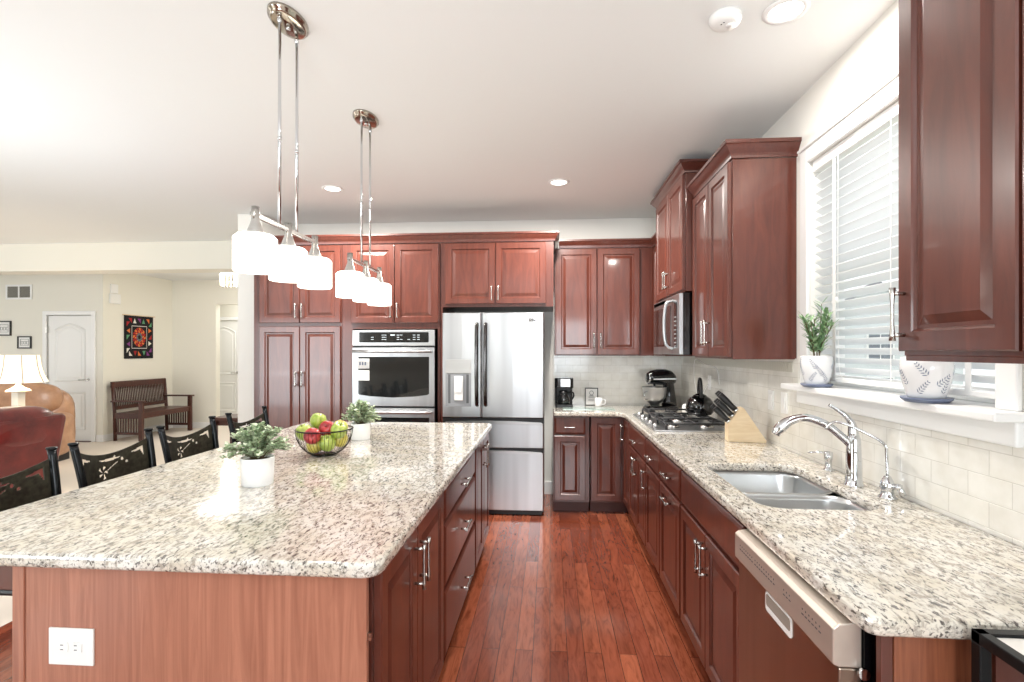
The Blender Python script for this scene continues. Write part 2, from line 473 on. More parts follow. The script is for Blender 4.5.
mx = nt.nodes.new('ShaderNodeMixShader'); mx.inputs[0].default_value = .06; nt.links.new(tr.outputs[0], mx.inputs[1]); nt.links.new(gl.outputs[0], mx.inputs[2]); nt.links.new(mx.outputs[0], nt.nodes['Material Output'].inputs[0])
obj('window_pane', b, gm, t)

bl = thing('window_blind', 'white wooden slat blind lowered over the kitchen window', 'window blind', (XW + .036, (WY0 + WY1) / 2, WZ0 + .03))
b = B(); box(b, -.03, .03, -.54, .54, 1.045, 1.098); obj('headrail', b, TRIMW, bl, bevel=.004)
b = B(); z = .05; hw = .537
while z < 1.03:
    a = math.radians(32); dx, dz = .024 * math.cos(a), .024 * math.sin(a)
    p = [(-dx, dz), (-dx, dz + .003), (dx, -dz + .003), (dx, -dz)]
    loft(b, [[(q[0], -hw, z + q[1]) for q in p], [(q[0], hw, z + q[1]) for q in p]], smooth=False); z += .0435
obj('slats', b, SLATM, bl)
b = B(); box(b, -.026, .026, -hw, hw, -.005, .015); obj('bottom_rail', b, TRIMW, bl, bevel=.004)
for yy in (-.42, -.05, .35):
    b = B(); box(b, -.027, -.025, yy - .012, yy + .012, .01, 1.045) if yy != -.05 else box(b, -.027, -.025, yy - .002, yy + .002, .01, 1.045); obj('ladder_tape', b, TRIMW, bl)
b = B(); tube(b, bez([(-.035, .30, 1.05), (-.036, .30, .4), (-.037, .29, .1), (-.045, .25, .02), (-.05, .20, .008)], 6), .0016, 5); lathe(b, [(.002, 0), (.006, .004), (.003, .03)], (-.036, .31, .36), 8)
obj('pull_cord', b, WHITEP, bl)

# neighbouring house seen through the blind
hs = thing('neighbour_house', 'pale grey gabled house seen through the window blind', 'house', (17.5, 30, -2.2), math.radians(-20))
HW = mat('pale_siding', (214, 218, 220), .8); HR = mat('grey_roof', (150, 152, 158), .9); HG = mat('dark_house_window', (120, 128, 138), .3)
b = B(); prism(b, [(-3.5, 0), (3.5, 0), (3.5, 4.6), (0, 7.0), (-3.5, 4.6)], -3, 3, 'y'); obj('house_wall', b, HW, hs)
b = B(); prism(b, [(-3.9, 4.3), (-3.9, 4.5), (0, 7.25), (3.9, 4.5), (3.9, 4.3), (0, 7.02)], -3.3, 3.3, 'y'); obj('house_roof', b, HR, hs)
for (x, z) in ((-2, 1), (0.2, 1), (-2, 3.2), (.2, 3.2), (2.2, 3.2)):
    b = B(); box(b, x - .5, x + .5, -3.05, -2.98, z, z + 1.3); wq = obj('house_window', b, HG, hs)
    b = B(); box(b, x - .58, x - .5, -3.08, -2.98, z - .08, z + 1.38); box(b, x + .5, x + .58, -3.08, -2.98, z - .08, z + 1.38); box(b, x - .5, x + .5, -3.08, -2.98, z + 1.3, z + 1.38); box(b, x - .5, x + .5, -3.08, -2.98, z - .08, z); box(b, x - .02, x + .02, -3.08, -2.98, z, z + 1.3)
    obj('window_trim', b, TRIMW, wq)
b = B(); box(b, 1.6, 40, -5, 40, -1.3, -1.2); struct('ground_outside', b, mat('pale_lawn', (176, 184, 160), .95), label='pale ground outside the window', cat='ground')

# ------------------------------------------------------------------ cabinets
DOORPROF = [(0, 0), (0, .017), (.004, .021), (.052, .021), (.056, .017), (.060, .011), (.070, .011), (.094, .018), (.098, .018)]


def handle(parent, x, z, length, vert=True, y=-.021):
    b = B(); L = length / 2
    prof = []
    for k in range(9):
        u = -1 + 2 * k / 8; prof.append((u * L, .0042 + .0040 * abs(u) ** 2.2))
    if vert: pts = [(x, y - .032, z + u) for u, r in prof]; ps = [(x, z - L * .78), (x, z + L * .78)]
    else: pts = [(x + u, y - .032, z) for u, r in prof]; ps = [(x - L * .78, z), (x + L * .78, z)]
    tube(b, pts, [r for u, r in prof], 10)
    for (a, c) in ps: cyl(b, (a, y, c), (a, y - .032, c), .0055, 8)
    return obj('handle', b, NICKEL, parent)


def front(parent, kind, x0, x1, z0, z1, m=None, hd=None, raised=True):
    """hd = (side 'l'/'r'/'c', 'v'/'h', z, length)"""
    b = B(); g = .0025
    pr = DOORPROF if raised else [(0, 0), (0, .015), (.006, .021), (.020, .021), (.021, .021)]
    if not raised or min(x1 - x0, z1 - z0) < .22: pr = [(0, 0), (0, .014), (.005, .017), (.016, .021), (.02, .021)]
    loops = pr
    panel_loops(b, x0 + g, x1 - g, z0 + g, z1 - g, -.0005, loops)
    box(b, x0 + g, x1 - g, -.0005, 0, z0 + g, z1 - g)
    o = obj(kind, b, m or CHERRY, parent)
    if hd:
        side, ori, hz, L = hd
        hx = {'l': x0 + .03, 'r': x1 - .03, 'c': (x0 + x1) / 2}[side]
        handle(o, hx, hz, L, ori == 'v')
    return o


def cabinet(name, label, cat, w_, z0, z1, depth, fronts, loc, rz, group=None, kick=True, side=None, frame=True):
    t = thing(name, label, cat, loc, rz, group)
    b = B(); box(b, 0, w_, .0005, depth, z0 + (.10 if kick else 0), z1); obj('body', b, side or CHERRY_DK, t)
    if kick:
        b = B(); box(b, .0, w_, .065, depth, 0, .10); obj('toe_kick', b, TOEK, t)
    for f in fronts: front(t, *f)
    return t


R90 = PI / 2
# --- right run: local x=0 at far end, grows toward the camera ; face plane X = .672
FX = .672
ZT = .874
def right_cab(name, label, y0, y1, fronts, group=None, z1=ZT):
    return cabinet(name, label, 'base cabinet', y1 - y0, 0, z1, XW - .012 - FX, fronts, (FX, y1, 0), -R90, group)


def dr(x0, x1, z0, z1, L=.12): return ('drawer', x0, x1, z0, z1, None, ('c', 'h', (z0 + z1) / 2 - .01, L), False)
def dv(x0, x1, z0, z1, side, hz, L=.14): return ('door', x0, x1, z0, z1, None, (side, 'v', hz, L))


W = .84
right_cab('sink_base_cabinet', 'cherry base cabinet with two doors under the sink, beside the dishwasher', 1.78, 2.62,
          [('false_front', .01, W - .005, .70, .865, None, None, False), dv(.01, W / 2, .115, .69, 'r', .585), dv(W / 2, W - .005, .115, .69, 'l', .585)], z1=.70)
bpy.data.objects['sink_base_cabinet']
right_cab('pull_out_cabinet', 'cherry base cabinet with drawer and pull-out front, horizontal handles, left of the sink', 2.62, 3.10,
          [dr(.005, .475, .70, .865), ('door', .005, .475, .115, .69, None, ('c', 'h', .635, .13))])
right_cab('drawer_base_cabinet', 'narrow cherry base cabinet with drawer above one door, near corner of the cooktop', 3.10, 3.55,
          [dr(.005, .445, .70, .865), dv(.005, .445, .115, .69, 'l', .585)])
W = .74
right_cab('cooktop_base_cabinet', 'cherry two-door base cabinet with a wide drawer below the cooktop', 3.55, 4.29,
          [dr(.005, W - .005, .70, .865, .13), dv(.005, W / 2, .115, .69, 'r', .585), dv(W / 2, W - .005, .115, .69, 'l', .585)])
# --- back run, front faces the camera
t = cabinet('corner_base_cabinet', 'cherry corner base cabinet with tall doors at the inner corner', 'base cabinet', XW - .012 - .365, 0, ZT, .58,
            [], (.365, 4.625, 0), 0)
front(t, 'door', .0, .268, .115, .865, None, None)
e = bpy.data.objects.new('side_door', None)
b = B(); box(b, .307, .33, -.335, .0, .10, ZT); box(b, .33, .9, -.335, .0, .10, ZT); obj('side_body', b, CHERRY_DK, t)
b = B(); panel_loops(b, .0025, .30, .117, .863, -.0005, DOORPROF); sd = obj('door', b, CHERRY, t, loc=(.307, -.02, 0), rot=(0, 0, -R90))
handle(sd, .06, .74, .15, True)
b = B(); box(b, .37, .9, -.335, .0, .0, .10); obj('side_toe_kick', b, TOEK, t)
cabinet('small_base_cabinet', 'cherry base cabinet with one drawer over one door under the coffee maker', 'base cabinet', .322, 0, ZT, .58,
        [dr(.008, .288, .71, .865, .10), ('door', .008, .288, .115, .70)], (.03, 4.625, 0), 0)
b = B(); box(b, 0, .0, 0, 0, 0, 0); b.free()

# end panel at the near end of the right run
ep = thing('counter_support', 'brown wood-grained end panel under the near corner of the sink counter', 'cabinet end panel', (1.0, 1.13, 0))
b = B(); box(b, -.285, .318, -.012, .008, 0, .874); obj('panel_board', b, VENEER2, ep, bevel=.002)
b = B(); box(b, -.31, -.286, -.010, .008, 0, .874); obj('panel_stile', b, CHERRY, ep, bevel=.002)

# --- dishwasher
dw = thing('dishwasher', 'stainless steel dishwasher with slanted control strip under the sink counter', 'dishwasher', (.682, 1.768, 0), -R90)
b = B(); box(b, .0, .605, .0, .58, .10, .862); obj('tub', b, BLACKG, dw)
b = B(); box(b, .004, .60, -.051, -.002, .12, .765); obj('door_panel', b, steel('reflection_browned_steel', (176, 160, 146), 'z', .30), dw, bevel=.004)  # brownish reflections put into the door's steel colour
b = B(); prism(b, [(-.002, .766), (-.050, .766), (-.063, .772), (-.063, .850), (-.052, .860), (-.002, .868)], .004, .60, 'x'); cp = obj('control_panel', b, DWST, dw, bevel=.003)
b = B()
random.seed(3)
for g0, n in ((.05, 7), (.17, 9), (.36, 3), (.46, 6)):
    for k in range(n):
        xx = g0 + k * .016; box(b, xx, xx + .010, -.0635, -.0625, .812, .815); box(b, xx + .002, xx + .006, -.0635, -.0625, .824, .828)
obj('control_marking', b, INK, cp)
b = B(); prism(b, rrect(.225, .385, .705, .760, .010), -.0535, -.050, 'y'); hp = obj('pocket_handle', b, TRIMW, dw)
b = B(); prism(b, rrect(.231, .379, .722, .755, .008), -.0545, -.0530, 'y'); obj('pocket_recess', b, mat('pocket_grey', (150, 140, 130), .5), hp)
b = B(); cyl(b, (.606, -.004, .76), (.614, -.004, .76), .012, 14); obj('hinge_screw', b, CHROME, dw)
b = B(); box(b, .02, .59, .04, .06, .0, .10); obj('kick_plate', b, BLACKP, dw)

# --- tall cabinets on the back wall, face plane Y = 4.60
FY = 4.60
TD = YB - FY - .018
tc = thing('pantry_cabinet', 'tall cherry pantry cabinet with four doors at the left end of the back wall', 'tall cabinet', (-2.775, FY, 0))
b = B(); box(b, 0, .855, 0.0005, TD, .10, 2.45); obj('body', b, CHERRY_DK, tc)
b = B(); box(b, 0, .855, .065, TD, 0, .10); obj('toe_kick', b, TOEK, tc)
for x0, x1, s in ((.06, .455, 'r'), (.455, .845, 'l')):
    front(tc, 'door', x0, x1, .115, 1.69, None, (s, 'v', 1.20, .14)); front(tc, 'door', x0, x1, 1.72, 2.44, None, (s, 'v', 1.83, .14))
oc = thing('oven_cabinet', 'tall cherry cabinet around the wall oven with two doors above', 'tall cabinet', (-1.918, FY, 0))
b = B(); box(b, 0, .10, .0005, TD, .10, 2.45); box(b, .905, .915, .0005, TD, .10, 2.45)
box(b, .10, .905, .0005, TD, 1.665, 2.45); box(b, .10, .905, .0005, TD, .10, .30); box(b, .10, .905, .3, TD, .30, 1.665); box(b, .895, .905, .0005, .3, .30, 1.665); obj('body', b, CHERRY_DK, oc)
b = B(); box(b, 0, .915, .065, TD, 0, .10); obj('toe_kick', b, TOEK, oc)
for x0, x1, s in ((.085, .497, 'r'), (.497, .905, 'l')): front(oc, 'door', x0, x1, 1.715, 2.44, None, (s, 'v', 1.83, .14))
front(oc, 'drawer', .085, .905, .115, .27, None, ('c', 'h', .19, .13), False)
fc = thing('over_fridge_cabinet', 'cherry wall cabinet with two low doors above the refrigerator', 'wall cabinet', (-.998, FY, 0))
b = B(); box(b, 0, 1.03, .0005, TD, 1.86, 2.45); obj('body', b, CHERRY_DK, fc)
b = B(); box(b, .0, .02, .0005, TD, 0, 1.86); obj('side_panel', b, CHERRY, fc)
for x0, x1, s in ((.045, .505, 'r'), (.505, .965, 'l')): front(fc, 'door', x0, x1, 1.885, 2.44, None, (s, 'v', 1.98, .13))

# --- wall oven
ov = thing('double_wall_oven', 'stainless steel double wall oven with black glass windows', 'oven', (-1.815, FY, 0))
b = B(); box(b, .005, .765, .0, .29, .31, 1.655); obj('chassis', b, BLACKP, ov)
b = B(); box(b, 0, .77, -.028, 0, 1.508, 1.652); cp = obj('control_panel', b, STEELH, ov, bevel=.004)
b = B(); prism(b, rrect(.065, .715, 1.538, 1.632, .008), -.031, -.028, 'y'); dp = obj('display', b, OVENGL, cp)
b = B()
random.seed(11)
for cx in (.19, .29, .31, .43, .46, .53, .58, .62):
    for r_ in range(3):
        if random.random() < .8: box(b, cx - .012, cx + .012, -.0325, -.031, 1.563 + r_ * .02, 1.568 + r_ * .02)
box(b, .36, .40, -.0325, -.031, 1.60, 1.612)
obj('control_marking', b, mat('display_print', (190, 200, 205), .5), dp)


def oven_door(z0, z1, lbl):
    b = B(); box(b, 0, .77, -.035, -.001, z0, z1); d = obj('oven_door', b, STEEL, ov, bevel=.005)
    b = B(); wz0, wz1 = z0 + .085, z1 - .085
    bot = [(.70, wz0 + .02), (.60, wz0 + .006), (.385, wz0 - .006), (.17, wz0 + .006), (.07, wz0 + .02)]
    prism(b, [(.06, wz1), (.72, wz1)] + [(.72, wz0 + .03)] + bot + [(.06, wz0 + .03)], -.038, -.034, 'y'); obj('window', b, OVENGL, d)
    b = B(); zh = z1 - .035
    tube(b, [(.02, -.075, zh), (.2, -.085, zh), (.385, -.088, zh), (.57, -.085, zh), (.75, -.075, zh)], .013, 12)
    for xx in (.035, .735): cyl(b, (xx, -.035, zh), (xx, -.078, zh), .011, 10)
    obj('handle', b, STEELH, d)
    return d


d = oven_door(.955, 1.492, '')
b = B(); box(b, .055, .165, -.0385, -.0375, 1.30, 1.39); box(b, .055, .165, -.0385, -.0375, 1.19, 1.285); st = obj('sticker', b, PAPER, d)
b = B()
for xx in (.07, .095, .12): box(b, xx, xx + .014, -.0395, -.0385, 1.33, 1.36)
box(b, .07, .10, -.0395, -.0385, 1.25, 1.253); obj('print', b, BLUEINK, st)
oven_door(.34, .938, '')

# --- refrigerator
fr = thing('refrigerator', 'stainless steel french-door refrigerator with two bottom drawers', 'refrigerator', (-.961, 4.50, 0))
b = B(); box(b, .006, .904, .075, .70, .02, 1.775); box(b, .02, .12, .06, .2, 1.775, 1.80); box(b, .79, .89, .06, .2, 1.775, 1.80)
obj('body', b, mat('fridge_grey_side', (120, 124, 128), .4, .5), fr)
def fdoor(nm, x0, x1, z0, z1):
    b = B(); prism(b, [(x0, .07), (x0, .014), (x0 + .012, .004), ((x0 + x1) / 2, .0), (x1 - .012, .004), (x1, .014), (x1, .07)], z0, z1); return obj(nm, b, STEEL, fr, bevel=.003)
DL = fdoor('left_door', 0, .352, .87, 1.80); DR = fdoor('right_door', .358, .910, .87, 1.80)
D1 = fdoor('upper_drawer', 0, .910, .603, .815); D2 = fdoor('lower_drawer', 0, .910, .05, .555)
for d, z in ((D1, .82), (D2, .558)):
    b = B(); box(b, .004, .906, .012, .07, z - .003, z + .042); obj('grip_recess', b, BLACKP, d)
    b = B(); prism(b, [(.01, z - .004), (.03, z + .008), (.25, z + .018), (.45, z + .020), (.65, z + .018), (.88, z + .008), (.90, z - .004)], -.004, .012, 'y'); obj('grip_lip', b, STEELH, d)
for d, x in ((DL, .316), (DR, .394)):
    b = B(); tube(b, bez([(x, .0, 1.70), (x, -.045, 1.66), (x, -.062, 1.34), (x, -.045, 1.02), (x, .0, .98)], 8), .0165, 10); obj('handle', b, mat('dark_chrome', (92, 90, 90), .12, 1), d, label='dark glossy curved door handle')
b = B(); box(b, .03, .262, -.004, .01, 1.26, 1.385); q = obj('dispenser_panel', b, STEELH, DL, bevel=.003)
b = B()
box(b, .03, .048, -.003, .01, .965, 1.26); box(b, .244, .262, -.003, .01, .965, 1.26); box(b, .048, .244, -.006, .01, .965, .99)
box(b, .05, .242, .0, .004, .99, 1.26); q2 = obj('dispenser_frame', b, mat('dispenser_grey', (150, 153, 156), .45), q)
b = B(); box(b, .055, .075, -.002, .0015, .995, 1.25); box(b, .218, .24, -.002, .0015, .995, 1.25); obj('dispenser_shadow_strip', b, mat('dispenser_painted_shade', (96, 98, 100), .5), q2)  # flat strips coloured dark as shade along the recess sides
b = B(); box(b, .11, .19, -.012, .0, 1.02, 1.235); box(b, .125, .175, -.018, -.012, 1.09, 1.15); obj('paddle', b, WHITEP, q2, bevel=.004)
b = B(); box(b, .41, .49, -.0005, .006, 1.745, 1.785); obj('sticker', b, PAPER, DR)
b = B(); box(b, .775, .862, -.001, .006, 1.718, 1.748); lg = obj('badge', b, CHROME, DR)
b = B()
for k in range(8): box(b, .782 + k * .0095, .788 + k * .0095, -.002, -.001, 1.727, 1.739)
obj('lettering', b, INK, lg)
b = B(); box(b, .02, .89, .03, .06, .005, .05); obj('kick_grille', b, BLACKP, fr)

# --- wall cabinets
UB = 1.415
uc = thing('back_wall_cabinet', 'cherry two-door wall cabinet over the coffee maker', 'wall cabinet', (.045, 4.89, 0))
b = B(); box(b, 0, .938, .0005, .318, UB, 2.44); obj('body', b, CHERRY_DK, uc)
for x0, x1, s in ((.008, .398, 'r'), (.402, .80, 'l')): front(uc, 'door', x0, x1, UB + .008, 2.43, None, (s, 'v', 1.56, .14))


def right_upper(name, label, xf, y0, y1, z0, z1, fronts, group=None):
    t = thing(name, label, 'wall cabinet', (xf, y1, 0), -R90)
    b = B(); box(b, 0, y1 - y0, .0005, XW - .001 - xf, z0, z1); obj('body', b, CHERRY, t, bevel=.002)
    for f in fronts: front(t, *f)
    return t


ca = right_upper('window_side_wall_cabinet', 'tall cherry two-door wall cabinet left of the window with a glossy side', .985, 2.84, 3.56, UB, 2.50,
            [dv(.012, .36, UB + .01, 2.49, 'r', 1.57, .15), dv(.364, .708, UB + .01, 2.49, 'l', 1.57, .15)])
b = B(); box(b, .713, .72, .004, XW - .99, UB, 2.50)
b.free()
right_upper('microwave_wall_cabinet', 'raised cherry two-door wall cabinet directly above the microwave', .925, 3.56, 4.46, 1.87, 2.68,
            [dv(.012, .45, 1.88, 2.67, 'r', 2.0, .13), dv(.454, .89, 1.88, 2.67, 'l', 2.0, .13)])
right_upper('corner_wall_cabinet', 'narrow cherry wall cabinet in the corner left of the microwave', .985, 4.46, 4.885, UB, 2.44,
            [('door', .03, .41, UB + .01, 2.43)])
nb = right_upper('near_wall_cabinet', 'large cherry wall cabinet in the near right foreground beside the window', .985, .72, 1.50, UB + .032, 2.50,
            [dv(.004, .372, UB + .042, 2.49, 'l', 1.56, .145), dv(.376, .77, UB + .042, 2.49, 'r', 1.56, .145)])
b = B(); box(b, .003, .777, .003, .02, UB + .018, UB + .032); obj('light_rail', b, CHERRY, nb)

# crown mouldings
def crown(name, label, path, ztop, h, out, closed=False):
    prof = [(0, 0), (.012, 0), (.014, .012), (out * .35, h * .28), (out * .62, h * .5), (out * .86, h * .74), (out, h * .78), (out, h), (0, h)]
    P = [Vector((p[0], p[1])) for p in path]; n = len(P); rings = []
    for i in range(n):
        ds = []
        if i > 0: ds.append((P[i] - P[i - 1]).normalized())
        if i < n - 1: ds.append((P[i + 1] - P[i]).normalized())
        ns = [Vector((-d.y, d.x)) for d in ds]
        m = sum(ns, Vector((0, 0)));
        if len(ns) == 2: m = m / (1 + ns[0].dot(ns[1]))
        rings.append([(P[i].x + m.x * o_, P[i].y + m.y * o_, ztop - h + z) for o_, z in prof])
    b = B(); loft(b, rings, smooth=False)
    return tag(obj(name, b, CHERRY_DK), label, 'crown moulding')


crown('crown_moulding', 'cherry crown moulding over the pantry, oven and refrigerator cabinets', [(-2.776, FY + .0), (.034, FY), (.034, YB)][::-1], 2.53, .08, .05)
crown('crown_moulding', 'cherry crown moulding over the coffee-maker wall cabinet into the corner', [(.086, 4.89), (.98, 4.89), (.98, 4.47)][::-1], 2.515, .075, .045)
crown('crown_moulding', 'cherry crown moulding on the wall cabinet left of the window', [(.985, 3.555), (.985, 2.84), (1.319, 2.84)][::-1], 2.585, .085, .055)
crown('crown_moulding', 'cherry crown moulding on the raised cabinet above the microwave', [(1.319, 4.46), (.925, 4.46), (.925, 3.56), (1.319, 3.56)][::-1], 2.75, .075, .055)
crown('crown_moulding', 'cherry crown moulding on the near right foreground cabinet', [(1.319, 1.50), (.985, 1.50), (.985, .72), (1.319, .72)][::-1], 2.585, .085, .055)

# --- microwave
mw = thing('microwave', 'stainless steel over-the-range microwave under the raised cabinet', 'microwave', (.885, 4.44, 1.435), -R90)
b = B(); box(b, .0, .86, .03, .41, 0, .425); obj('body', b, BLACKG, mw)
b = B(); box(b, .0, .86, 0, .03, .0, .425); dd = obj('door', b, STEEL, mw, bevel=.005)
b = B(); box(b, .03, .62, -.003, .0, .06, .36); obj('window', b, OVENGL, dd)
b = B(); box(b, .72, .80, -.003, .0, .05, .38); kp = obj('keypad', b, BLACKG, dd)
b = B()
for r_ in range(7):
    for c_ in range(3): box(b, .728 + c_ * .024, .742 + c_ * .024, -.004, -.003, .08 + r_ * .03, .09 + r_ * .03)
obj('key_marking', b, mat('key_print', (150, 150, 150), .5), kp)
b = B(); tube(b, bez([(.665, 0, .39), (.665, -.045, .36), (.665, -.06, .21), (.665, -.045, .07), (.665, 0, .04)], 8), .012, 10); obj('handle', b, STEEL, dd)
b = B(); box(b, .02, .84, .0, .03, .39, .415); obj('vent_grille', b, STEELH, dd)

# ------------------------------------------------------------------ island
isl = [('island_double_door_cabinet', 'cherry island cabinet with two doors at the near end facing the aisle', 1.335, 2.17),
       ('island_drawer_cabinet', 'cherry island cabinet with three drawers facing the aisle', 2.172, 3.10),
       ('island_far_cabinet', 'cherry island cabinet with two doors at the far end facing the refrigerator aisle', 3.102, 3.80)]
IX = -.475
for i, (n, l, y0, y1) in enumerate(isl):
    W = y1 - y0
    if i == 0: fs = [dv(.012, .385, .115, .865, 'r', .735, .15), dv(.389, W - .012, .115, .865, 'l', .735, .15)]
    elif i == 1: fs = [dr(.02, W - .02, .715, .865, .15), dr(.02, W - .02, .425, .70, .15), dr(.02, W - .02, .115, .41, .15)]
    else: fs = [dv(.015, W / 2, .115, .865, 'r', .75, .15), dv(W / 2, W - .01, .115, .865, 'l', .75, .15)]
    cabinet(n, l, 'island cabinet', W, 0, ZT, .60, fs, (IX, y0, 0), R90)
ib = thing('kitchen_island', 'reddish wood-grained panel across the near end and seating side of the island', 'island panel', (-1.0, 1.30, 0))
b = B(); box(b, -.44, .522, 0, .018, 0, .874); obj('end_panel', b, VENEER, ib, bevel=.001)
b = B(); box(b, -.475, -.44, -.004, .018, 0, .874); obj('corner_post', b, VENEER, ib, bevel=.002)
b = B(); box(b, -.46, -.445, .02, 2.5, 0, .874); obj('back_panel', b, VENEER, ib)
b = B(); box(b, -.86, -.475, .0, .02, .80, .874); obj('apron', b, CHERRY, ib, bevel=.002)
b = B(); box(b, .523, .532, .004, .016, .70, .72); obj('hinge_pin', b, NICKEL, ib)
b = B(); box(b, -.44, .50, 2.48, 2.5, 0, .874); obj('far_panel', b, VENEER, ib)


def slab(name, outline, hole, z0, z1, m, label, bev=.012):
    b = B(); edges = []
    for lp in [outline] + ([hole] if hole else []):
        vs_ = [b.verts.new((p[0], p[1], z0)) for p in lp]
        for i in range(len(vs_)): edges.append(b.edges.new((vs_[i], vs_[(i + 1) % len(vs_)])))
    bmesh.ops.triangle_fill(b, use_beauty=True, use_dissolve=False, edges=edges)
    r = bmesh.ops.extrude_face_region(b, geom=b.faces[:])
    for v in r['geom']:
        if isinstance(v, bmesh.types.BMVert): v.co.z = z1
    bmesh.ops.dissolve_limit(b, angle_limit=.001, verts=b.verts[:], edges=b.edges[:])
    o = obj(name, b, m, bevel=bev, seg=3); return tag(o, label, 'countertop')


def rc(cx, cy, r, a0, a1, n=5): return [(cx + r * math.cos(math.radians(a0 + (a1 - a0) * k / n)), cy + r * math.sin(math.radians(a0 + (a1 - a0) * k / n))) for k in range(n + 1)]


slab('island_countertop', rc(-.435 - .05, 1.27 + .05, .05, 270, 360) + rc(-.435 - .04, 3.84 - .04, .04, 0, 90) + rc(-1.87 + .04, 3.84 - .04, .04, 90, 180) + rc(-1.87 + .05, 1.27 + .05, .05, 180, 270),
     None, .875, .915, GRAN, 'large speckled cream granite island top holding the fruit bowl and plants')
CXR = .645
sink_hole = rrect(.745, 1.160, 1.84, 2.55, .085, 6)
slab('countertop', rc(CXR + .035, 1.09 + .035, .035, 270, 180)[::1] + [(CXR, 4.50), (CXR - .05, 4.58), (.035, 4.58), (.035, YB - .011), (XW - .011, YB - .011), (XW - .011, 1.09)],
     sink_hole, .875, .915, GRAN, 'L-shaped speckled cream granite counter along the sink wall and back wall')

# sink
sk = thing('double_bowl_sink', 'stainless steel double-bowl sink set under the granite counter', 'sink', (.945, 2.15, .875))


def bowl(y0, y1, x0=-.212, x1=.227):
    b = B(); rings = []
    for ins, z, r in ((-.012, -.001, .09), (0, -.001, .085), (.004, -.02, .08), (.012, -.15, .07), (.03, -.178, .06), (.06, -.19, .045)):
        rings.append([(p[0], p[1], z) for p in rrect(x0 + ins, x1 - ins, y0 + ins, y1 - ins, r, 6)])
    loft(b, rings, False, True); o = obj('bowl', b, SINKST, sk)
    md = o.modifiers.new('s', 'SOLIDIFY'); md.thickness = .002; md.offset = -1
    b = B(); lathe(b, [(.001, 0), (.03, .0), (.042, .004), (.042, 0.0)], (0, (y0 + y1) / 2, -.189), 20); obj('drain', b, CHROME, o)


bowl(.025, .412); bowl(-.322, .0)

# faucet
fa = thing('kitchen_faucet', 'tall polished chrome faucet with arched spout and lever behind the sink', 'faucet', (1.225, 2.16, .915))
b = B(); lathe(b, [(.001, 0), (.036, 0), (.036, .006), (.031, .012), (.029, .05), (.027, .13), (.025, .19), (.016, .215), (.001, .22)], seg=24); obj('body', b, CHROME, fa)
b = B(); tube(b, bez([(-.005, 0, .16), (-.045, .008, .20), (-.10, .015, .245), (-.17, .025, .27), (-.232, .035, .255), (-.272, .04, .222), (-.287, .043, .197)], 6), [.016] * 22 + [.017, .018, .019, .020, .021, .022, .022, .023, .022, .021, .02, .019, .018, .017, .016][:15], 16); obj('spout', b, CHROME, fa)
b = B(); tube(b, bez([(0, 0, .20), (-.008, .0, .25), (-.035, .01, .29), (-.085, .02, .325)], 6), [.02, .02, .019, .018, .017, .016, .015, .014, .013, .012, .011, .010, .009, .009, .008, .008, .007, .007, .006], 12); obj('lever', b, CHROME, fa)
sp = thing('soap_dispenser', 'small chrome soap dispenser pump left of the faucet', 'soap dispenser', (1.268, 2.43, .915))
b = B(); lathe(b, [(.001, 0), (.022, 0), (.022, .005), (.015, .01), (.014, .045), (.017, .05), (.018, .085), (.001, .088)], seg=18); obj('base', b, CHROME, sp)
b = B(); tube(b, [(0, 0, .078), (-.03, .003, .082), (-.085, .01, .079)], [.006, .005, .004], 8); obj('nozzle', b, CHROME, sp)
wf = thing('water_filter_tap', 'slim chrome filtered-water tap nearest the camera beside the faucet', 'tap', (1.245, 1.985, .915))
b = B(); lathe(b, [(.001, 0), (.03, 0), (.03, .006), (.022, .014), (.020, .03), (.025, .04), (.022, .06), (.012, .08), (.007, .085)], seg=18); obj('base', b, CHROME, wf)
b = B(); tube(b, bez([(0, 0, .08), (0, .004, .16), (-.006, .01, .20), (-.05, .05, .235), (-.10, .10, .262), (-.13, .12, .262), (-.15, .135, .235)], 6), .0055, 8); obj('spout', b, CHROME, wf)
b = B(); tube(b, [(0, 0, .045), (.02, -.03, .05), (.03, -.045, .02)], [.012, .013, .010], 8); lathe(b, [(.001, -.012), (.014, -.008), (.014, .008), (.001, .012)], (.018, -.03, .05), 12); obj('valve', b, CHROME, wf)

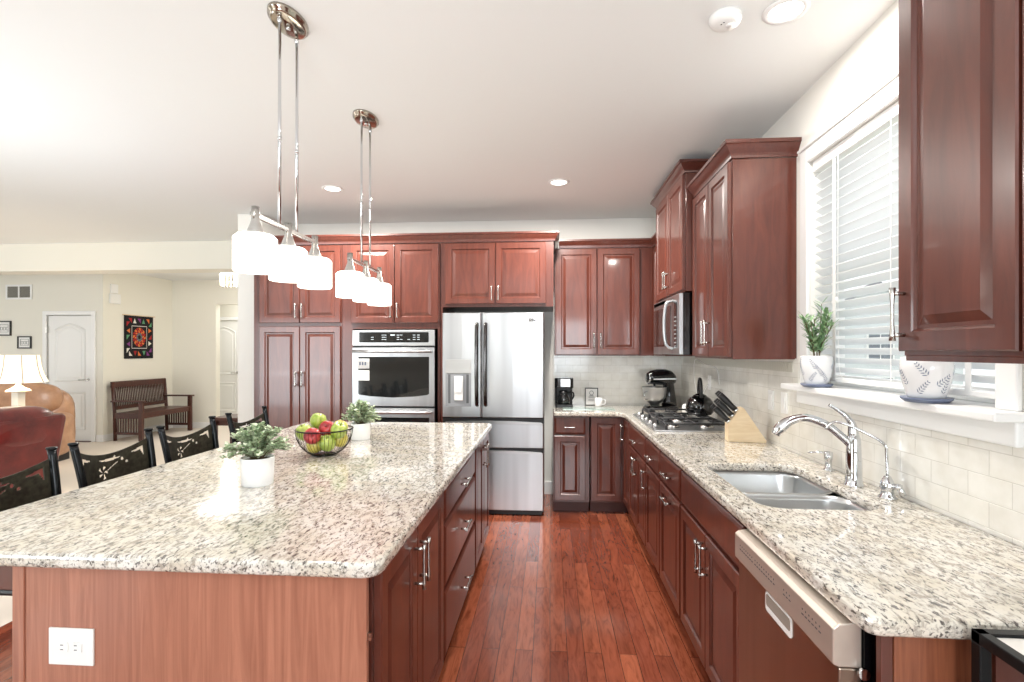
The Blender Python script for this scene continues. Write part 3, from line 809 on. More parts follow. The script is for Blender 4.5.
# ------------------------------------------------------------------ cooktop
ck = thing('gas_cooktop', 'stainless steel five-burner gas cooktop with black iron grates', 'cooktop', (.96, 3.96, .915))
b = B(); prism(b, rrect(-.26, .24, -.455, .455, .02), 0, .012); obj('tray', b, STEEL, ck, bevel=.004)
for (x, y, r) in ((-.10, -.31, .045), (.13, -.31, .05), (.02, 0, .06), (-.10, .31, .04), (.13, .31, .05)):
    b = B(); lathe(b, [(.001, .012), (r, .012), (r, .022), (r * .8, .03), (.001, .03)], (x, y, 0), 20); bu = obj('burner', b, NICKEL, ck)
    b = B(); lathe(b, [(.001, .03), (r * .75, .03), (r * .75, .037), (.001, .04)], (x, y, 0), 20); obj('burner_cap', b, IRON, bu)
for y0, y1 in ((-.44, -.155), (-.145, .145), (.155, .44)):
    b = B(); x0, x1 = -.175, .225; zg = .052; yc, xc = (y0 + y1) / 2, .025
    for p, q in (((x0, y0), (x1, y0)), ((x0, y1), (x1, y1)), ((x0, y0), (x0, y1)), ((x1, y0), (x1, y1)), ((xc, y0), (xc, y1)),
                 ((x0, yc), (x0 + .07, yc)), ((x1, yc), (x1 - .07, yc)), ((x0, y0 + .0), (x0 + .06, y0 + .08)), ((x1, y0), (x1 - .06, y0 + .08)), ((x0, y1), (x0 + .06, y1 - .08)), ((x1, y1), (x1 - .06, y1 - .08)), ((xc - .05, yc), (xc + .05, yc))):
        tube(b, [(p[0], p[1], zg), (q[0], q[1], zg)], .0075, 6)
    for x in (x0, x1):
        for y in (y0, y1): cyl(b, (x, y, .012), (x, y, zg), .008, 6)
    obj('grate', b, IRON, ck)
for k in range(5):
    b = B(); y = -.32 + k * .16; lathe(b, [(.001, .012), (.021, .012), (.019, .034), (.001, .037)], (-.222, y, 0), 16); kb = obj('knob', b, STEELH, ck)
    b = B(); box(b, -.224, -.220, y - .018, y + .018, .037, .042); obj('knob_pointer', b, STEEL, kb)

# kettle
kt = thing('kettle', 'shiny black tea kettle with tall loop handle on the cooktop', 'kettle', (1.15, 4.02, .9755), math.radians(84))
b = B(); lathe(b, [(.001, 0), (.085, 0), (.098, .02), (.105, .055), (.097, .095), (.075, .125), (.05, .14), (.02, .147), (.001, .148)], seg=32); obj('body', b, BLACKG, kt)
b = B(); lathe(b, [(.048, .138), (.05, .143), (.03, .155), (.008, .158), (.012, .172), (.001, .178)], seg=20); obj('lid', b, BLACKG, kt)
b = B(); tube(b, bez([(-.06, 0, .12), (-.055, 0, .20), (-.03, 0, .255), (0, 0, .27), (.03, 0, .255), (.055, 0, .20), (.06, 0, .12)], 6), .0115, 10); obj('handle', b, BLACKP, kt)
b = B(); tube(b, [(.08, 0, .08), (.115, 0, .11), (.13, 0, .135)], [.022, .016, .012], 12); obj('spout', b, BLACKG, kt)

# knife block
kn = thing('knife_block', 'pale wooden knife block full of black-handled knives beside the cooktop', 'knife block', (1.17, 3.18, .915), math.radians(-8))
b = B(); prism(b, [(-.10, 0), (.11, 0), (.115, .012), (-.01, .205), (-.035, .20), (-.10, .105)], -.05, .05, 'y'); obj('block', b, BLOCKW, kn, bevel=.004)
nrm = Vector((-.80, 0, .60)); tan = Vector((.58, 0, .81))
ki = 0
for row, yy in enumerate((-.032, 0, .032)):
    for j, u in enumerate((.012, .052, .092)):
        if row == 1 and j == 0: continue
        p = Vector((-.10, yy, .105)) + Vector((.52, 0, .80)).normalized() * (u + .005)
        L = .095 + .02 * (j == 2) + .006 * row
        d = Vector((-.68, .0, .70)).normalized()
        b = B(); tube(b, [p + d * .012, p + d * .03, p + d * (.03 + L * .5), p + d * (.02 + L)], [.012, .011, .0135, .012], 8, flat=1.3)
        o = obj('kitchen_knife', b, BLACKP); o.matrix_world = kn.matrix_world
        o.location = kn.location; o.rotation_euler = kn.rotation_euler
        tag(o, 'black-handled knife slotted in the pale wooden knife block', 'knife', 'knives in the wooden block')
        b = B(); tube(b, [p - d * .004, p + d * .014], [.0115, .0115], 8, flat=1.3); obj('bolster', b, CHROME, o)

# stand mixer
mxr = thing('stand_mixer', 'glossy black stand mixer with steel bowl in the counter corner', 'stand mixer', (1.065, 4.93, .915), math.radians(14)); mxr.scale = (1.04, 1.04, 1.06)
b = B(); loft(b, [[(p[0], p[1], z) for p in rrect(-.17 + i, .13 - i, -.10 + i, .10 - i, .07, 5)] for i, z in ((0, 0), (0, .018), (.015, .032))]); obj('base', b, BLACKG, mxr)
b = B(); loft(b, [[(cx + a * math.cos(2 * PI * k / 20), bb * math.sin(2 * PI * k / 20), z) for k in range(20)] for cx, a, bb, z in ((.06, .075, .07, .02), (.07, .058, .05, .08), (.065, .05, .045, .16), (.055, .052, .048, .22), (.05, .058, .055, .25))]); obj('column', b, BLACKG, mxr)
b = B(); P = [(.125, .262, .01), (.115, .265, .04), (.08, .272, .062), (.02, .28, .070), (-.06, .282, .066), (-.12, .28, .055), (-.15, .276, .04), (-.155, .275, .01)]
loft(b, [[(x, r * .95 * math.cos(2 * PI * k / 20), z + r * 1.05 * math.sin(2 * PI * k / 20)) for k in range(20)] for x, z, r in P]); obj('motor_head', b, BLACKG, mxr)
b = B(); loft(b, [[(x, r * .95 * math.cos(2 * PI * k / 20), .283 - .012 + r * 1.0 * math.sin(2 * PI * k / 20)) for k in range(20)] for x, r in ((-.148, .047), (-.146, .0495), (-.136, .054), (-.134, .05))]); obj('trim_band', b, CHROME, mxr)
b = B(); box(b, -.12, .10, -.0695, -.0655, .262, .272); obj('side_band', b, CHROME, mxr)
b = B(); lathe(b, [(.04, .035), (.042, .045), (.07, .062), (.095, .10), (.105, .15), (.108, .192), (.112, .195), (.106, .192), (.09, .11), (.001, .055)], (-.08, 0, 0), 28, cap0=False, cap1=False); bo = obj('bowl', b, STEEL, mxr)
b = B(); tube(b, bez([(-.17, -.05, .16), (-.21, -.08, .15), (-.21, -.08, .10), (-.165, -.05, .09)], 5), .006, 8); obj('bowl_handle', b, CHROME, bo)
b = B(); cyl(b, (-.08, 0, .12), (-.08, 0, .225), .012, 10); obj('attachment_shaft', b, CHROME, mxr)

# coffee maker
cm = thing('coffee_maker', 'black drip coffee maker with glass carafe beside the refrigerator gap', 'coffee maker', (.135, 5.02, .915))
b = B(); prism(b, rrect(-.085, .085, -.11, .10, .02), 0, .03); prism(b, rrect(-.085, .085, .02, .10, .02), .03, .20); obj('housing', b, BLACKP, cm, bevel=.003)
b = B(); prism(b, rrect(-.09, .09, -.10, .10, .03), .19, .285); hh = obj('brew_head', b, BLACKG, cm, bevel=.004)
b = B(); box(b, -.035, .06, -.106, -.099, .20, .275); obj('steel_plate', b, STEEL, hh, bevel=.002)
b = B(); lathe(b, [(.001, .032), (.055, .032), (.062, .05), (.06, .09), (.045, .13), (.038, .15), (.043, .155)], (-.005, -.04, 0), 24); ca_ = obj('carafe', b, OVENGL, cm)
b = B(); lathe(b, [(.045, .12), (.048, .135), (.042, .16), (.001, .165)], (-.005, -.04, 0), 20, cap0=False); obj('carafe_lid', b, BLACKP, ca_)
b = B(); tube(b, bez([(.04, -.06, .14), (.085, -.07, .145), (.09, -.07, .10), (.055, -.06, .06)], 5), .008, 8); obj('carafe_handle', b, BLACKP, ca_)

gb = B(); prism(gb, rrect(-.24, .24, -.10, .10, .01), 0, .006); tag(obj('cutting_board', gb, GREENGL, loc=(.36, 4.86, .915)), 'pale green glass cutting board lying on the back counter', 'cutting board')
pf = thing('framed_print', 'small black-framed print leaning on the back counter tiles', 'picture frame', (.415, 5.165, .915))
def frame4(b, x0, x1, z0, z1, wd, y0, y1):
    box(b, x0, x1, y0, y1, z0, z0 + wd); box(b, x0, x1, y0, y1, z1 - wd, z1); box(b, x0, x0 + wd, y0, y1, z0 + wd, z1 - wd); box(b, x1 - wd, x1, y0, y1, z0 + wd, z1 - wd)
b = B(); frame4(b, -.065, .065, 0, .175, .008, -.008, .008); obj('frame', b, BLACKP, pf)
b = B(); box(b, -.057, .057, -.002, .002, .008, .167); pr_ = obj('print', b, PAPER, pf)
b = B(); lathe(b, [(.018, 0), (.022, .0)], (0, 0, 0), 16, cap0=False, cap1=False)
bmesh.ops.transform(b, matrix=Matrix.Translation((0, -.004, .125)) @ Matrix.Rotation(PI / 2, 4, 'X'), verts=b.verts)
for z in (.085, .075, .055, .045): box(b, -.03, .03, -.004, -.003, z, z + .003)
box(b, -.02, .02, -.004, -.003, .095, .100); obj('artwork', b, INK, pr_)
cu = thing('coffee_mug', 'small white mug on the back counter beside the framed print', 'mug', (.475, 5.06, .915))
b = B(); lathe(b, [(.001, .001), (.03, .0), (.036, .012), (.037, .085), (.034, .085), (.032, .012), (.001, .008)], seg=20); obj('cup', b, WHITEC, cu)
b = B(); tube(b, bez([(.035, -.01, .07), (.062, -.016, .065), (.062, -.016, .03), (.035, -.01, .02)], 5), .005, 8); obj('handle', b, WHITEC, cu)
b = B(); lathe(b, [(.001, 0), (.03, 0), (.034, .01), (.032, .06), (.02, .075), (.001, .078)], (0, 0, 0), 20); tag(obj('white_canister', b, WHITEC, loc=(1.20, 4.62, .915)), 'small white rounded canister behind the kettle', 'canister')


def plate(name, label, loc, rz, kind='switch', w_=.075, h=.118, group=None):
    t = thing(name, label, 'wall plate', loc, rz, group)
    b = B(); box(b, -w_ / 2, w_ / 2, -.006, 0, -h / 2, h / 2); obj('cover', b, WHITEP, t, bevel=.002)
    if kind == 'switch':
        b = B(); box(b, -.016, .016, -.010, -.006, -.033, .033); obj('rocker', b, WHITEP, t, bevel=.002)
    else:
        for s in (-1, 1):
            horiz = w_ > h
            cx, cz = (s * .02, 0) if horiz else (0, s * .02)
            b = B(); prism(b, rrect(cx - .014, cx + .014, cz - .014, cz + .014, .006), -.009, -.006, 'y'); so = obj('receptacle', b, WHITEP, t)
            b = B()
            if horiz: box(b, cx - .007, cx + .001, -.0095, -.009, cz + .005, cz + .007); box(b, cx - .007, cx + .001, -.0095, -.009, cz - .007, cz - .005)
            else: box(b, cx - .007, cx - .005, -.0095, -.009, cz - .002, cz + .006); box(b, cx + .005, cx + .007, -.0095, -.009, cz - .002, cz + .006)
            obj('slot', b, INK, so)
    return t


plate('light_switch', 'white switch plate on the backsplash nearest the window sill', (XW - .0102, 2.96, 1.17), -R90)
plate('light_switch', 'white switch plate on the backsplash above the knife block', (XW - .0102, 3.13, 1.17), -R90)
plate('wall_outlet', 'white outlet on the backsplash behind the kettle with a white cord', (XW - .0102, 4.30, 1.20), -R90, 'outlet')
plate('island_outlet', 'white outlet plate on the near wooden end of the island', (-1.30, 1.2998, .655), 0, 'outlet', .13, .10)
b = B(); tube(b, bez([(1.292, 4.30, 1.18), (1.27, 4.36, 1.10), (1.285, 4.50, 1.02), (1.27, 4.60, 1.20), (1.29, 4.66, 1.38), (1.27, 4.30, 1.35), (1.275, 4.02, 1.32), (1.29, 4.0, 1.2)], 8), .0028, 6)
tag(obj('power_cord', b, WHITEP), 'white power cord looping over the tiles behind the kettle', 'cord')

# ------------------------------------------------------------------ lights
def pendant(y, label):
    t = thing('island_pendant_light', label, 'pendant light', (-1.055, y, ZC))
    b = B(); lathe(b, [(.001, 0), (.066, 0), (.066, -.012), (.060, -.016), (.060, -.022), (.052, -.028), (.001, -.028)], seg=36, sx=1.0, sy=1.65); cn = obj('canopy', b, CANOPYM, t)
    b = B(); lathe(b, [(.001, -.042), (.008, -.040), (.010, -.034), (.005, -.028)], seg=12); obj('finial', b, CHROME, cn)
    zb = 1.948 - ZC
    for s in (-1, 1):
        b = B(); cyl(b, (0, s * .068, -.028), (0, s * .068, zb), .0062, 10); rr = obj('rod', b, CHROME, t)
        b = B(); cyl(b, (0, s * .068, -.50), (0, s * .068, -.515), .0078, 10); obj('coupling', b, CHROME, rr); b = B(); lathe(b, [(.004, -.06), (.009, -.05), (.009, -.035), (.005, -.028)], (0, s * .068, 0), 10); obj('swivel', b, CHROME, rr)
    b = B(); box(b, -.008, .008, -.255, .255, zb - .008, zb + .008); obj('crossbar', b, NICKEL, t, bevel=.002)
    for k in (-1, 0, 1):
        yy = k * .232; b = B()
        lathe(b, [(.001, zb + .03), (.014, zb + .03), (.014, zb - .02), (.018, zb - .03), (.033, zb - .075), (.033, zb - .08), (.001, zb - .08)], (0, yy, 0), 20); s_ = obj('socket', b, NICKEL, t)
        b = B(); z1 = zb - .072; z0 = z1 - .132; R = .073
        lathe(b, [(.03, z1), (R - .012, z1), (R, z1 - .012), (R, z0 + .004), (R - .003, z0), (R - .006, z0 + .004), (R - .006, z1 - .014), (R - .016, z1 - .006), (.03, z1 - .006)], (0, yy, 0), 36, cap0=False, cap1=False)
        sh = obj('glass_shade', b, SHADE, s_, label='glowing white drum glass shade')
        b = B(); lathe(b, [(.012, z1 - .01), (.02, z1 - .04), (.026, z1 - .075), (.018, z1 - .10), (.001, z1 - .108)], (0, yy, 0), 14); obj('bulb', b, BULB, s_)
    return t


pendant(1.99, 'nearer three-shade brushed nickel pendant above the island')
pendant(2.86, 'farther three-shade brushed nickel pendant above the island')


def downlight(x, y, label, p=42):
    t = thing('recessed_light', label, 'ceiling light', (x, y, ZC), group=None)
    b = B(); lathe(b, [(.062, -.001), (.085, -.001), (.085, -.005), (.064, -.008), (.060, -.002)], seg=32, cap0=False, cap1=False); obj('trim_ring', b, TRIMW, t)
    b = B(); lathe(b, [(.001, -.004), (.063, -.004), (.063, -.001)], seg=28, cap1=False); obj('diffuser', b, BULB, t)
    l = area('recessed_lamp', (0, 0, -.02), (0, 0, 0), .12, .12, p, (1, .96, .9), 'DISK'); l.parent = t


downlight(-1.785, 4.08, 'recessed ceiling light over the pantry cabinets at left')
downlight(.07, 4.06, 'recessed ceiling light over the aisle in front of the refrigerator')
downlight(.925, 2.08, 'large recessed ceiling light near the window at upper right', 12)
sdt = thing('smoke_detector', 'round white smoke detector on the ceiling beside the near recessed light', 'smoke detector', (.70, 2.10, ZC))
b = B(); lathe(b, [(.001, 0), (.062, 0), (.064, -.012), (.055, -.03), (.04, -.036), (.001, -.037)], seg=32); obj('housing', b, WHITEP, sdt)
b = B(); lathe(b, [(.001, 0), (.018, 0), (.017, -.003), (.001, -.004)], (.02, .0, -.036), 16); obj('test_button', b, TRIMW, sdt)
b = B(); lathe(b, [(.001, 0), (.003, 0), (.001, -.002)], (-.012, -.02, -.037), 8); lathe(b, [(.001, 0), (.003, 0), (.001, -.002)], (-.018, -.008, -.037), 8); obj('sensor_hole', b, INK, sdt)

ch = thing('hall_chandelier', 'small crystal chandelier hanging in the hall beside the white wall', 'chandelier', (-5.12, 7.8, ZC))
b = B(); cyl(b, (0, 0, 0), (0, 0, -.10), .01, 8); lathe(b, [(.001, 0), (.06, 0), (.05, -.02), (.001, -.025)], seg=16); obj('stem', b, NICKEL, ch)
b = B(); lathe(b, [(.12, -.10), (.135, -.10), (.135, -.115), (.12, -.115), (.12, -.10)], seg=24, cap0=False, cap1=False); cyl(b, (-.12, 0, -.1), (.12, 0, -.1), .006, 6); obj('ring', b, NICKEL, ch)
b = B()
for k in range(16):
    a = 2 * PI * k / 16; cyl(b, (.13 * math.cos(a), .13 * math.sin(a), -.115), (.12 * math.cos(a), .12 * math.sin(a), -.30), .012, 6, .008)
obj('crystal_drops', b, CRYSTAL, ch)
l = bpy.data.lights.new('chandelier_lamp', 'POINT'); l.energy = 12; l.color = (1, .9, .75); l.shadow_soft_size = .08; lo = bpy.data.objects.new('chandelier_lamp', l); C.objects.link(lo); lo.parent = ch; lo.location = (0, 0, -.36)

# ------------------------------------------------------------------ plants
def leaf(bm, p, d, up, L, w_, mi=0):
    d = d.normalized(); s = d.cross(up)
    if s.length < .01: s = d.cross(Vector((1, 0, 0)))
    s.normalize(); n = s.cross(d).normalized()
    a = bm.verts.new(p); t = bm.verts.new(p + d * L); q = []
    for u, ww in ((.3, .8), (.6, 1.0), (.85, .6)):
        q.append((bm.verts.new(p + d * L * u + s * w_ * ww / 2 + n * .12 * w_), bm.verts.new(p + d * L * u - n * .02 * w_), bm.verts.new(p + d * L * u - s * w_ * ww / 2 + n * .12 * w_)))
    F = [(a, q[0][0], q[0][1]), (a, q[0][1], q[0][2]), (t, q[2][1], q[2][0]), (t, q[2][2], q[2][1])]
    for i in (0, 1): F += [(q[i][0], q[i + 1][0], q[i + 1][1], q[i][1]), (q[i][1], q[i + 1][1], q[i + 1][2], q[i][2])]
    for f in F: fc_ = bm.faces.new(f); fc_.smooth = True; fc_.material_index = mi


def small_plant(loc, R, H, label, n=60, fr=.12, fh=.13, seed=1):
    random.seed(seed)
    t = thing('potted_plant', label, 'potted plant', loc)
    b = B(); lathe(b, [(.001, 0), (R * .9, 0), (R * .93, .004), (R, H - .004), (R - .001, H), (R - .005, H), (R * .9, H - .012), (.001, H - .014)], seg=32); obj('pot', b, WHITEC, t)
    b = B(); lathe(b, [(.001, H - .010), (R * .9, H - .012)], seg=20, cap0=False, cap1=False); obj('soil', b, SOIL, t)
    fb, sb = B(), B()
    for i in range(n):
        a = random.uniform(0, 2 * PI); el = random.uniform(.0, 1) ** .9 * PI / 2
        tip = Vector((math.cos(a) * math.cos(el) * fr, math.sin(a) * math.cos(el) * fr, H + .005 + math.sin(el) * fh * random.uniform(.75, 1.05)))
        base = Vector((math.cos(a) * R * .4 * random.random(), math.sin(a) * R * .4 * random.random(), H - .012)); mid = (base + tip) / 2 + Vector((0, 0, .02))
        pts = bez([base, mid, tip], 5); tube(sb, pts, .0011, 4)
        for k in range(2, len(pts)):
            for r_ in range(3):
                an = random.uniform(0, 2 * PI); dd = Vector((math.cos(an), math.sin(an), random.uniform(-.1, .9)))
                leaf(fb, pts[k], dd, Vector((0, 0, 1)), random.uniform(.016, .025), random.uniform(.011, .017))
    obj('foliage', fb, LEAF, t); obj('stems', sb, STEM, t)


small_plant((-1.194, 2.006, .915), .064, .112, 'leafy green plant in a white pot, nearer one on the island', 76, .130, .125, 4)
small_plant((-1.17, 3.08, .915), .061, .10, 'leafy green plant in a white pot, behind the fruit bowl', 70, .115, .125, 9)


def leafpot(loc, R, H, label, seed, plant):
    random.seed(seed)
    t = thing('potted_plant' if plant else 'patterned_pot', label, 'potted plant' if plant else 'pot', loc)
    def rad(z): u = z / H; return R * (.66 + .40 * math.sin(min(1, u * 1.15) * PI / 2) - .07 * max(0, u - .8) / .2)
    b = B(); pr = [(.001, .012)] + [(rad(z), z) for z in [.012 + (H - .012) * k / 8 for k in range(9)]] + [(rad(H) - .005, H), (rad(H) - .012, H - .015), (.001, H - .016)]
    lathe(b, pr, seg=32); obj('pot', b, WHITEC, t)
    b = B(); lathe(b, [(.001, 0), (R * .85, 0), (R * 1.02, .010), (R * 1.04, .017), (R * .98, .016), (.001, .010)], seg=32); obj('saucer', b, BLUEINK, t)
    b = B()
    def sp_(a, z, off=.0007): r = rad(max(.013, min(H, z))) + off; return Vector((r * math.cos(a), r * math.sin(a), z))
    for i in range(15):
        a0 = 2 * PI * i / 15 + random.uniform(-.12, .12); z0 = (.03, .085, .055)[i % 3] * H / .14; th = random.uniform(-.9, .9)
        for k in range(6):
            u = k / 5; al = a0 + math.sin(th) * u * .044 / R; zl = z0 + math.cos(th) * u * .048
            for s in (-1, 1):
                an = th + s * .9; L = .015 * (1 - .5 * u)
                pts = []
                for uu, ww in ((0, 0), (.35, .0016), (.75, .0012), (1, 0)):
                    pts.append((al + (math.sin(an) * L * uu) / R, zl + math.cos(an) * L * uu, ww))
                up_ = [b.verts.new(sp_(p[0] + math.cos(an) * p[2] / R, p[1] - math.sin(an) * p[2])) for p in pts]
                dn_ = [b.verts.new(sp_(p[0] - math.cos(an) * p[2] / R, p[1] + math.sin(an) * p[2])) for p in pts[1:3]]
                try: b.faces.new([up_[0], up_[1], up_[2], up_[3], dn_[1], dn_[0]])
                except Exception: pass
    obj('leaf_pattern', b, BLUEINK, t)
    if plant:
        fb, sb = B(), B()
        for i in range(12):
            a = random.uniform(0, 2 * PI); lean = random.uniform(.03, .10) if i else 0; h = random.uniform(.13, .20) if i else .24
            base = Vector((0.01 * math.cos(a), .01 * math.sin(a), H - .016)); tip = Vector((lean * .40 * math.cos(a) - abs(lean) * .3, lean * 1.5 * math.sin(a) - .045, H + h))
            pts = bez([base, base + Vector((tip.x * .25, tip.y * .25, h * .5)), tip], 8); tube(sb, pts, .0018, 5)
            for k in range(3, len(pts)):
                for r_ in range(2):
                    an = random.uniform(0, 2 * PI); leaf(fb, pts[k], Vector((math.cos(an), math.sin(an), random.uniform(.5, 1.3))), Vector((0, 0, 1)), random.uniform(.036, .052), random.uniform(.008, .012))
        obj('foliage', fb, LEAF2, t); obj('stems', sb, STEM, t)
    return t


leafpot((1.256, 2.51, WZ0), .065, .148, 'green willow-leaved plant in a leaf-patterned white pot on the window sill', 5, True)
leafpot((1.252, 1.80, WZ0), .069, .150, 'leaf-patterned white pot on a blue saucer, nearer one on the sill', 8, False)

# ------------------------------------------------------------------ fruit bowl
fbx, fby = -1.182, 2.60
BR, BH = .143, .135
wb = thing('wire_fruit_bowl', 'black wire bowl of apples on the island', 'bowl', (fbx, fby, .916))
def br(z): return BR * math.sqrt(max(0, 1 - ((BH - z) / BH) ** 2 * .86)) * (1 if z > 0 else 1)
b = B(); tube(b, [(BR * math.cos(2 * PI * k / 40), BR * math.sin(2 * PI * k / 40), BH) for k in range(41)], .0036, 6, cap=False); obj('rim', b, BLACKM, wb)
b = B()
for k in range(44):
    a = 2 * PI * k / 44; tube(b, [(br(z) * math.cos(a), br(z) * math.sin(a), z) for z in [.004 + (BH - .004) * (j / 9) ** 1.6 for j in range(10)]], .0011, 4)
obj('wires', b, BLACKM, wb)
b = B(); lathe(b, [(.001, 0), (.056, 0), (.060, .004), (.056, .006), (.001, .006)], seg=28); obj('base_disc', b, BLACKM, wb)


def apple(x, y, z, m, tilt, label, group, s=1.0):
    t = thing('apple', label, 'apple', (fbx + x, fby + y, .916 + z), group=group)
    t.rotation_euler = tilt
    b = B(); R = .0375 * s
    pr = [(.001, .66), (.12, .74), (.3, .86), (.55, .88), (.82, .68), (1, .25), (1.0, -.1), (.86, -.55), (.6, -.83), (.36, -.92), (.16, -.86), (.001, -.80)]
    lathe(b, [(r * R, zz * R) for r, zz in pr], seg=20, cap0=False, cap1=False); obj('flesh', b, m, t)
    b = B(); tube(b, [(0, 0, R * .62), (.001, 0, R * .9), (.004, 0, R * 1.15)], .0013, 5); obj('stem', b, STEM, t)


GA = 'apples in the wire bowl'
APPLES = [(-.030, -.062, .056, APY, (.4, .2, 0), 'yellow apple low at the front left of the bowl'),
          (.040, -.058, .058, APG, (.5, .1, 0), 'green apple low at the front right of the bowl'),
          (-.068, .02, .068, APG, (.2, .3, 1), 'green apple deep at the left of the bowl'),
          (.070, .02, .062, APY, (.3, .2, 2), 'yellow-green apple deep at the right side of the bowl'),
          (.0, .055, .055, APG, (.3, .2, 1), 'green apple buried at the back of the bowl'),
          (.0, -.075, .113, APR, (1.2, .3, .2), 'red apple pressed against the front wires of the bowl'),
          (-.082, -.030, .130, APG, (.3, -.3, 0), 'green apple at the upper left above the rim'),
          (.085, -.035, .125, APG, (.3, .4, 0), 'green apple at the upper right of the bowl'),
          (-.040, .012, .168, APG, (.2, .1, 1), 'yellow-green apple crowning the pile at the left'),
          (.038, .0, .166, APR, (.9, .2, 0), 'red apple crowning the pile with its base to the camera'),
          (.072, .055, .140, APY, (.2, .4, 0), 'yellow apple behind the right of the pile')]
AR = .0425
pos = [Vector(a[:3]) for a in APPLES]
for it in range(400):
    for i in range(len(pos)):
        for j in range(i):
            d = pos[i] - pos[j]; L = d.length
            if L < 2 * AR: pos[i] += d / L * (2 * AR - L) * .5; pos[j] -= d / L * (2 * AR - L) * .5
    for p in pos:
        h = math.hypot(p.x, p.y)
        if p.z < AR + .006: p.z = AR + .006
        cz = BR * 1.0; dd = math.sqrt(h * h + (max(0, cz - p.z)) ** 2); lim = BR - AR
        if p.z < cz and dd > lim: k = lim / dd; p.x *= k; p.y *= k; p.z = cz - (cz - p.z) * k
        if p.z >= cz and h > lim: p.x *= lim / h; p.y *= lim / h
        p.z -= .0002
for a, p in zip(APPLES, pos): apple(p.x, p.y, p.z, *a[3:], GA, 1.12)

# ------------------------------------------------------------------ bar stools
def make_stool(label):
    t = thing('bar_stool', label, 'bar stool', (0, 0, 0), 0, 'metal bar stools along the island')
    # local: faces +x, back posts at x=-.20, y=+-.215
    b = B(); prism(b, rrect(-.19, .19, -.20, .20, .05), .60, .625); prism(b, rrect(-.185, .185, -.195, .195, .05), .625, .665); obj('seat', b, mat('black_vinyl', (30, 29, 30), .4), t, bevel=.012)
    for sy in (-1, 1):
        b = B(); tube(b, bez([(-.215, sy * .19, 0), (-.18, sy * .185, .35), (-.185, sy * .19, .62), (-.215, sy * .205, .85), (-.25, sy * .217, 1.035)], 6), .0165, 12); lg = obj('back_post', b, BLACKM, t)
        b = B(); lathe(b, [(.001, 1.030), (.0185, 1.031), (.021, 1.036), (.020, 1.042), (.001, 1.044)], (-.25, sy * .217, 0), 14); obj('post_cap', b, BLACKM, lg)
        b = B(); tube(b, [(.20, sy * .19, 0), (.165, sy * .175, .61)], .0145, 10); obj('leg', b, BLACKM, t)
        b = B(); tube(b, [(-.195, sy * .187, .22), (.185, sy * .185, .22)], .009, 8); obj('stretcher', b, BLACKM, t)
    b = B(); tube(b, [(.186, -.186, .24), (.186, .186, .24)], .011, 8); obj('footrest', b, BLACKM, t)
    # pierced back plate
    NX, NZ = 96, 72; y0, y1, z0, z1 = -.212, .212, .70, 1.01
    def inside(y, z):
        u = y / .212; zt = 1.002 - .052 * (1 - u * u)           # sagging top edge
        v = z - zt
        if abs(y) < .062 and abs(v + .030 + .0 * y) < .0045 * (1 - (y / .062) ** 2) + .0008: return False     # top slot
        for s in (-1, 1):                                       # corner brackets
            yy = s * y
            if .120 < yy < .178 and -.040 < v < -.026 and v > -.040 + (.178 - yy) * .10: return False
            if .160 < yy < .178 and -.085 < v < -.030 and yy > .178 - (.085 + v) * .34: return False
        # leaf and fork motif
        cy, cz = -.045, .865
        r = math.hypot((y - cy) / 1.0, (z - cz) / 1.2)
        an = math.atan2(z - cz, y - cy)
        if r < .028 and r > .005 and math.sin(an * 5 + r * 90) > .25: return False
        if -.018 < y < .045 and abs(z - (.875 + (y + .01) * .5)) < .0024: return False
        if math.hypot(y - .068, z - .912) < .008 or math.hypot(y - .09, z - .895) < .006: return False
        if math.hypot(y - .03, z - .93) < .006: return False
        for s in (-1, 1):
            if math.hypot(y - s * .12, (z - .80) / 1.6) < .012: return False
        return True
    def pz(i, j):
        y = y0 + (y1 - y0) * i / NX; u = y / .212; zb = .715 + .02 * (1 - u * u); zt = 1.002 - .052 * (1 - u * u)
        return y, zb + (zt - zb) * j / NZ
    b = B(); V = {}
    def vert(i, j):
        if (i, j) not in V:
            y, z = pz(i, j); u = y / .212
            x = -.205 - (z - .72) * .13 - .045 * (1 - u * u)
            V[(i, j)] = b.verts.new((x, y, z))
        return V[(i, j)]
    for i in range(NX):
        for j in range(NZ):
            if inside(*pz(i + .5, j + .5)):
                b.faces.new((vert(i, j), vert(i + 1, j), vert(i + 1, j + 1), vert(i, j + 1))).smooth = True
    o = obj('back_plate', b, BRONZE, t, label='bronze-toned pierced back plate'); md = o.modifiers.new('s', 'SOLIDIFY'); md.thickness = .003
    return t


SX = -1.91
st0 = make_stool('black metal bar stool nearest the camera, cut by the left picture edge')
st0.location = (SX, 1.845, 0)
for y, lbl in ((2.38, 'black metal bar stool second from the camera, in front of the red sofa'),
               (2.90, 'black metal bar stool third from the camera, below the wooden bench'),
               (3.50, 'black metal bar stool farthest from the camera, behind the nearer potted plant')):
    c_ = copy_tree(st0); c_.location = (SX, y, 0); c_['label'] = lbl

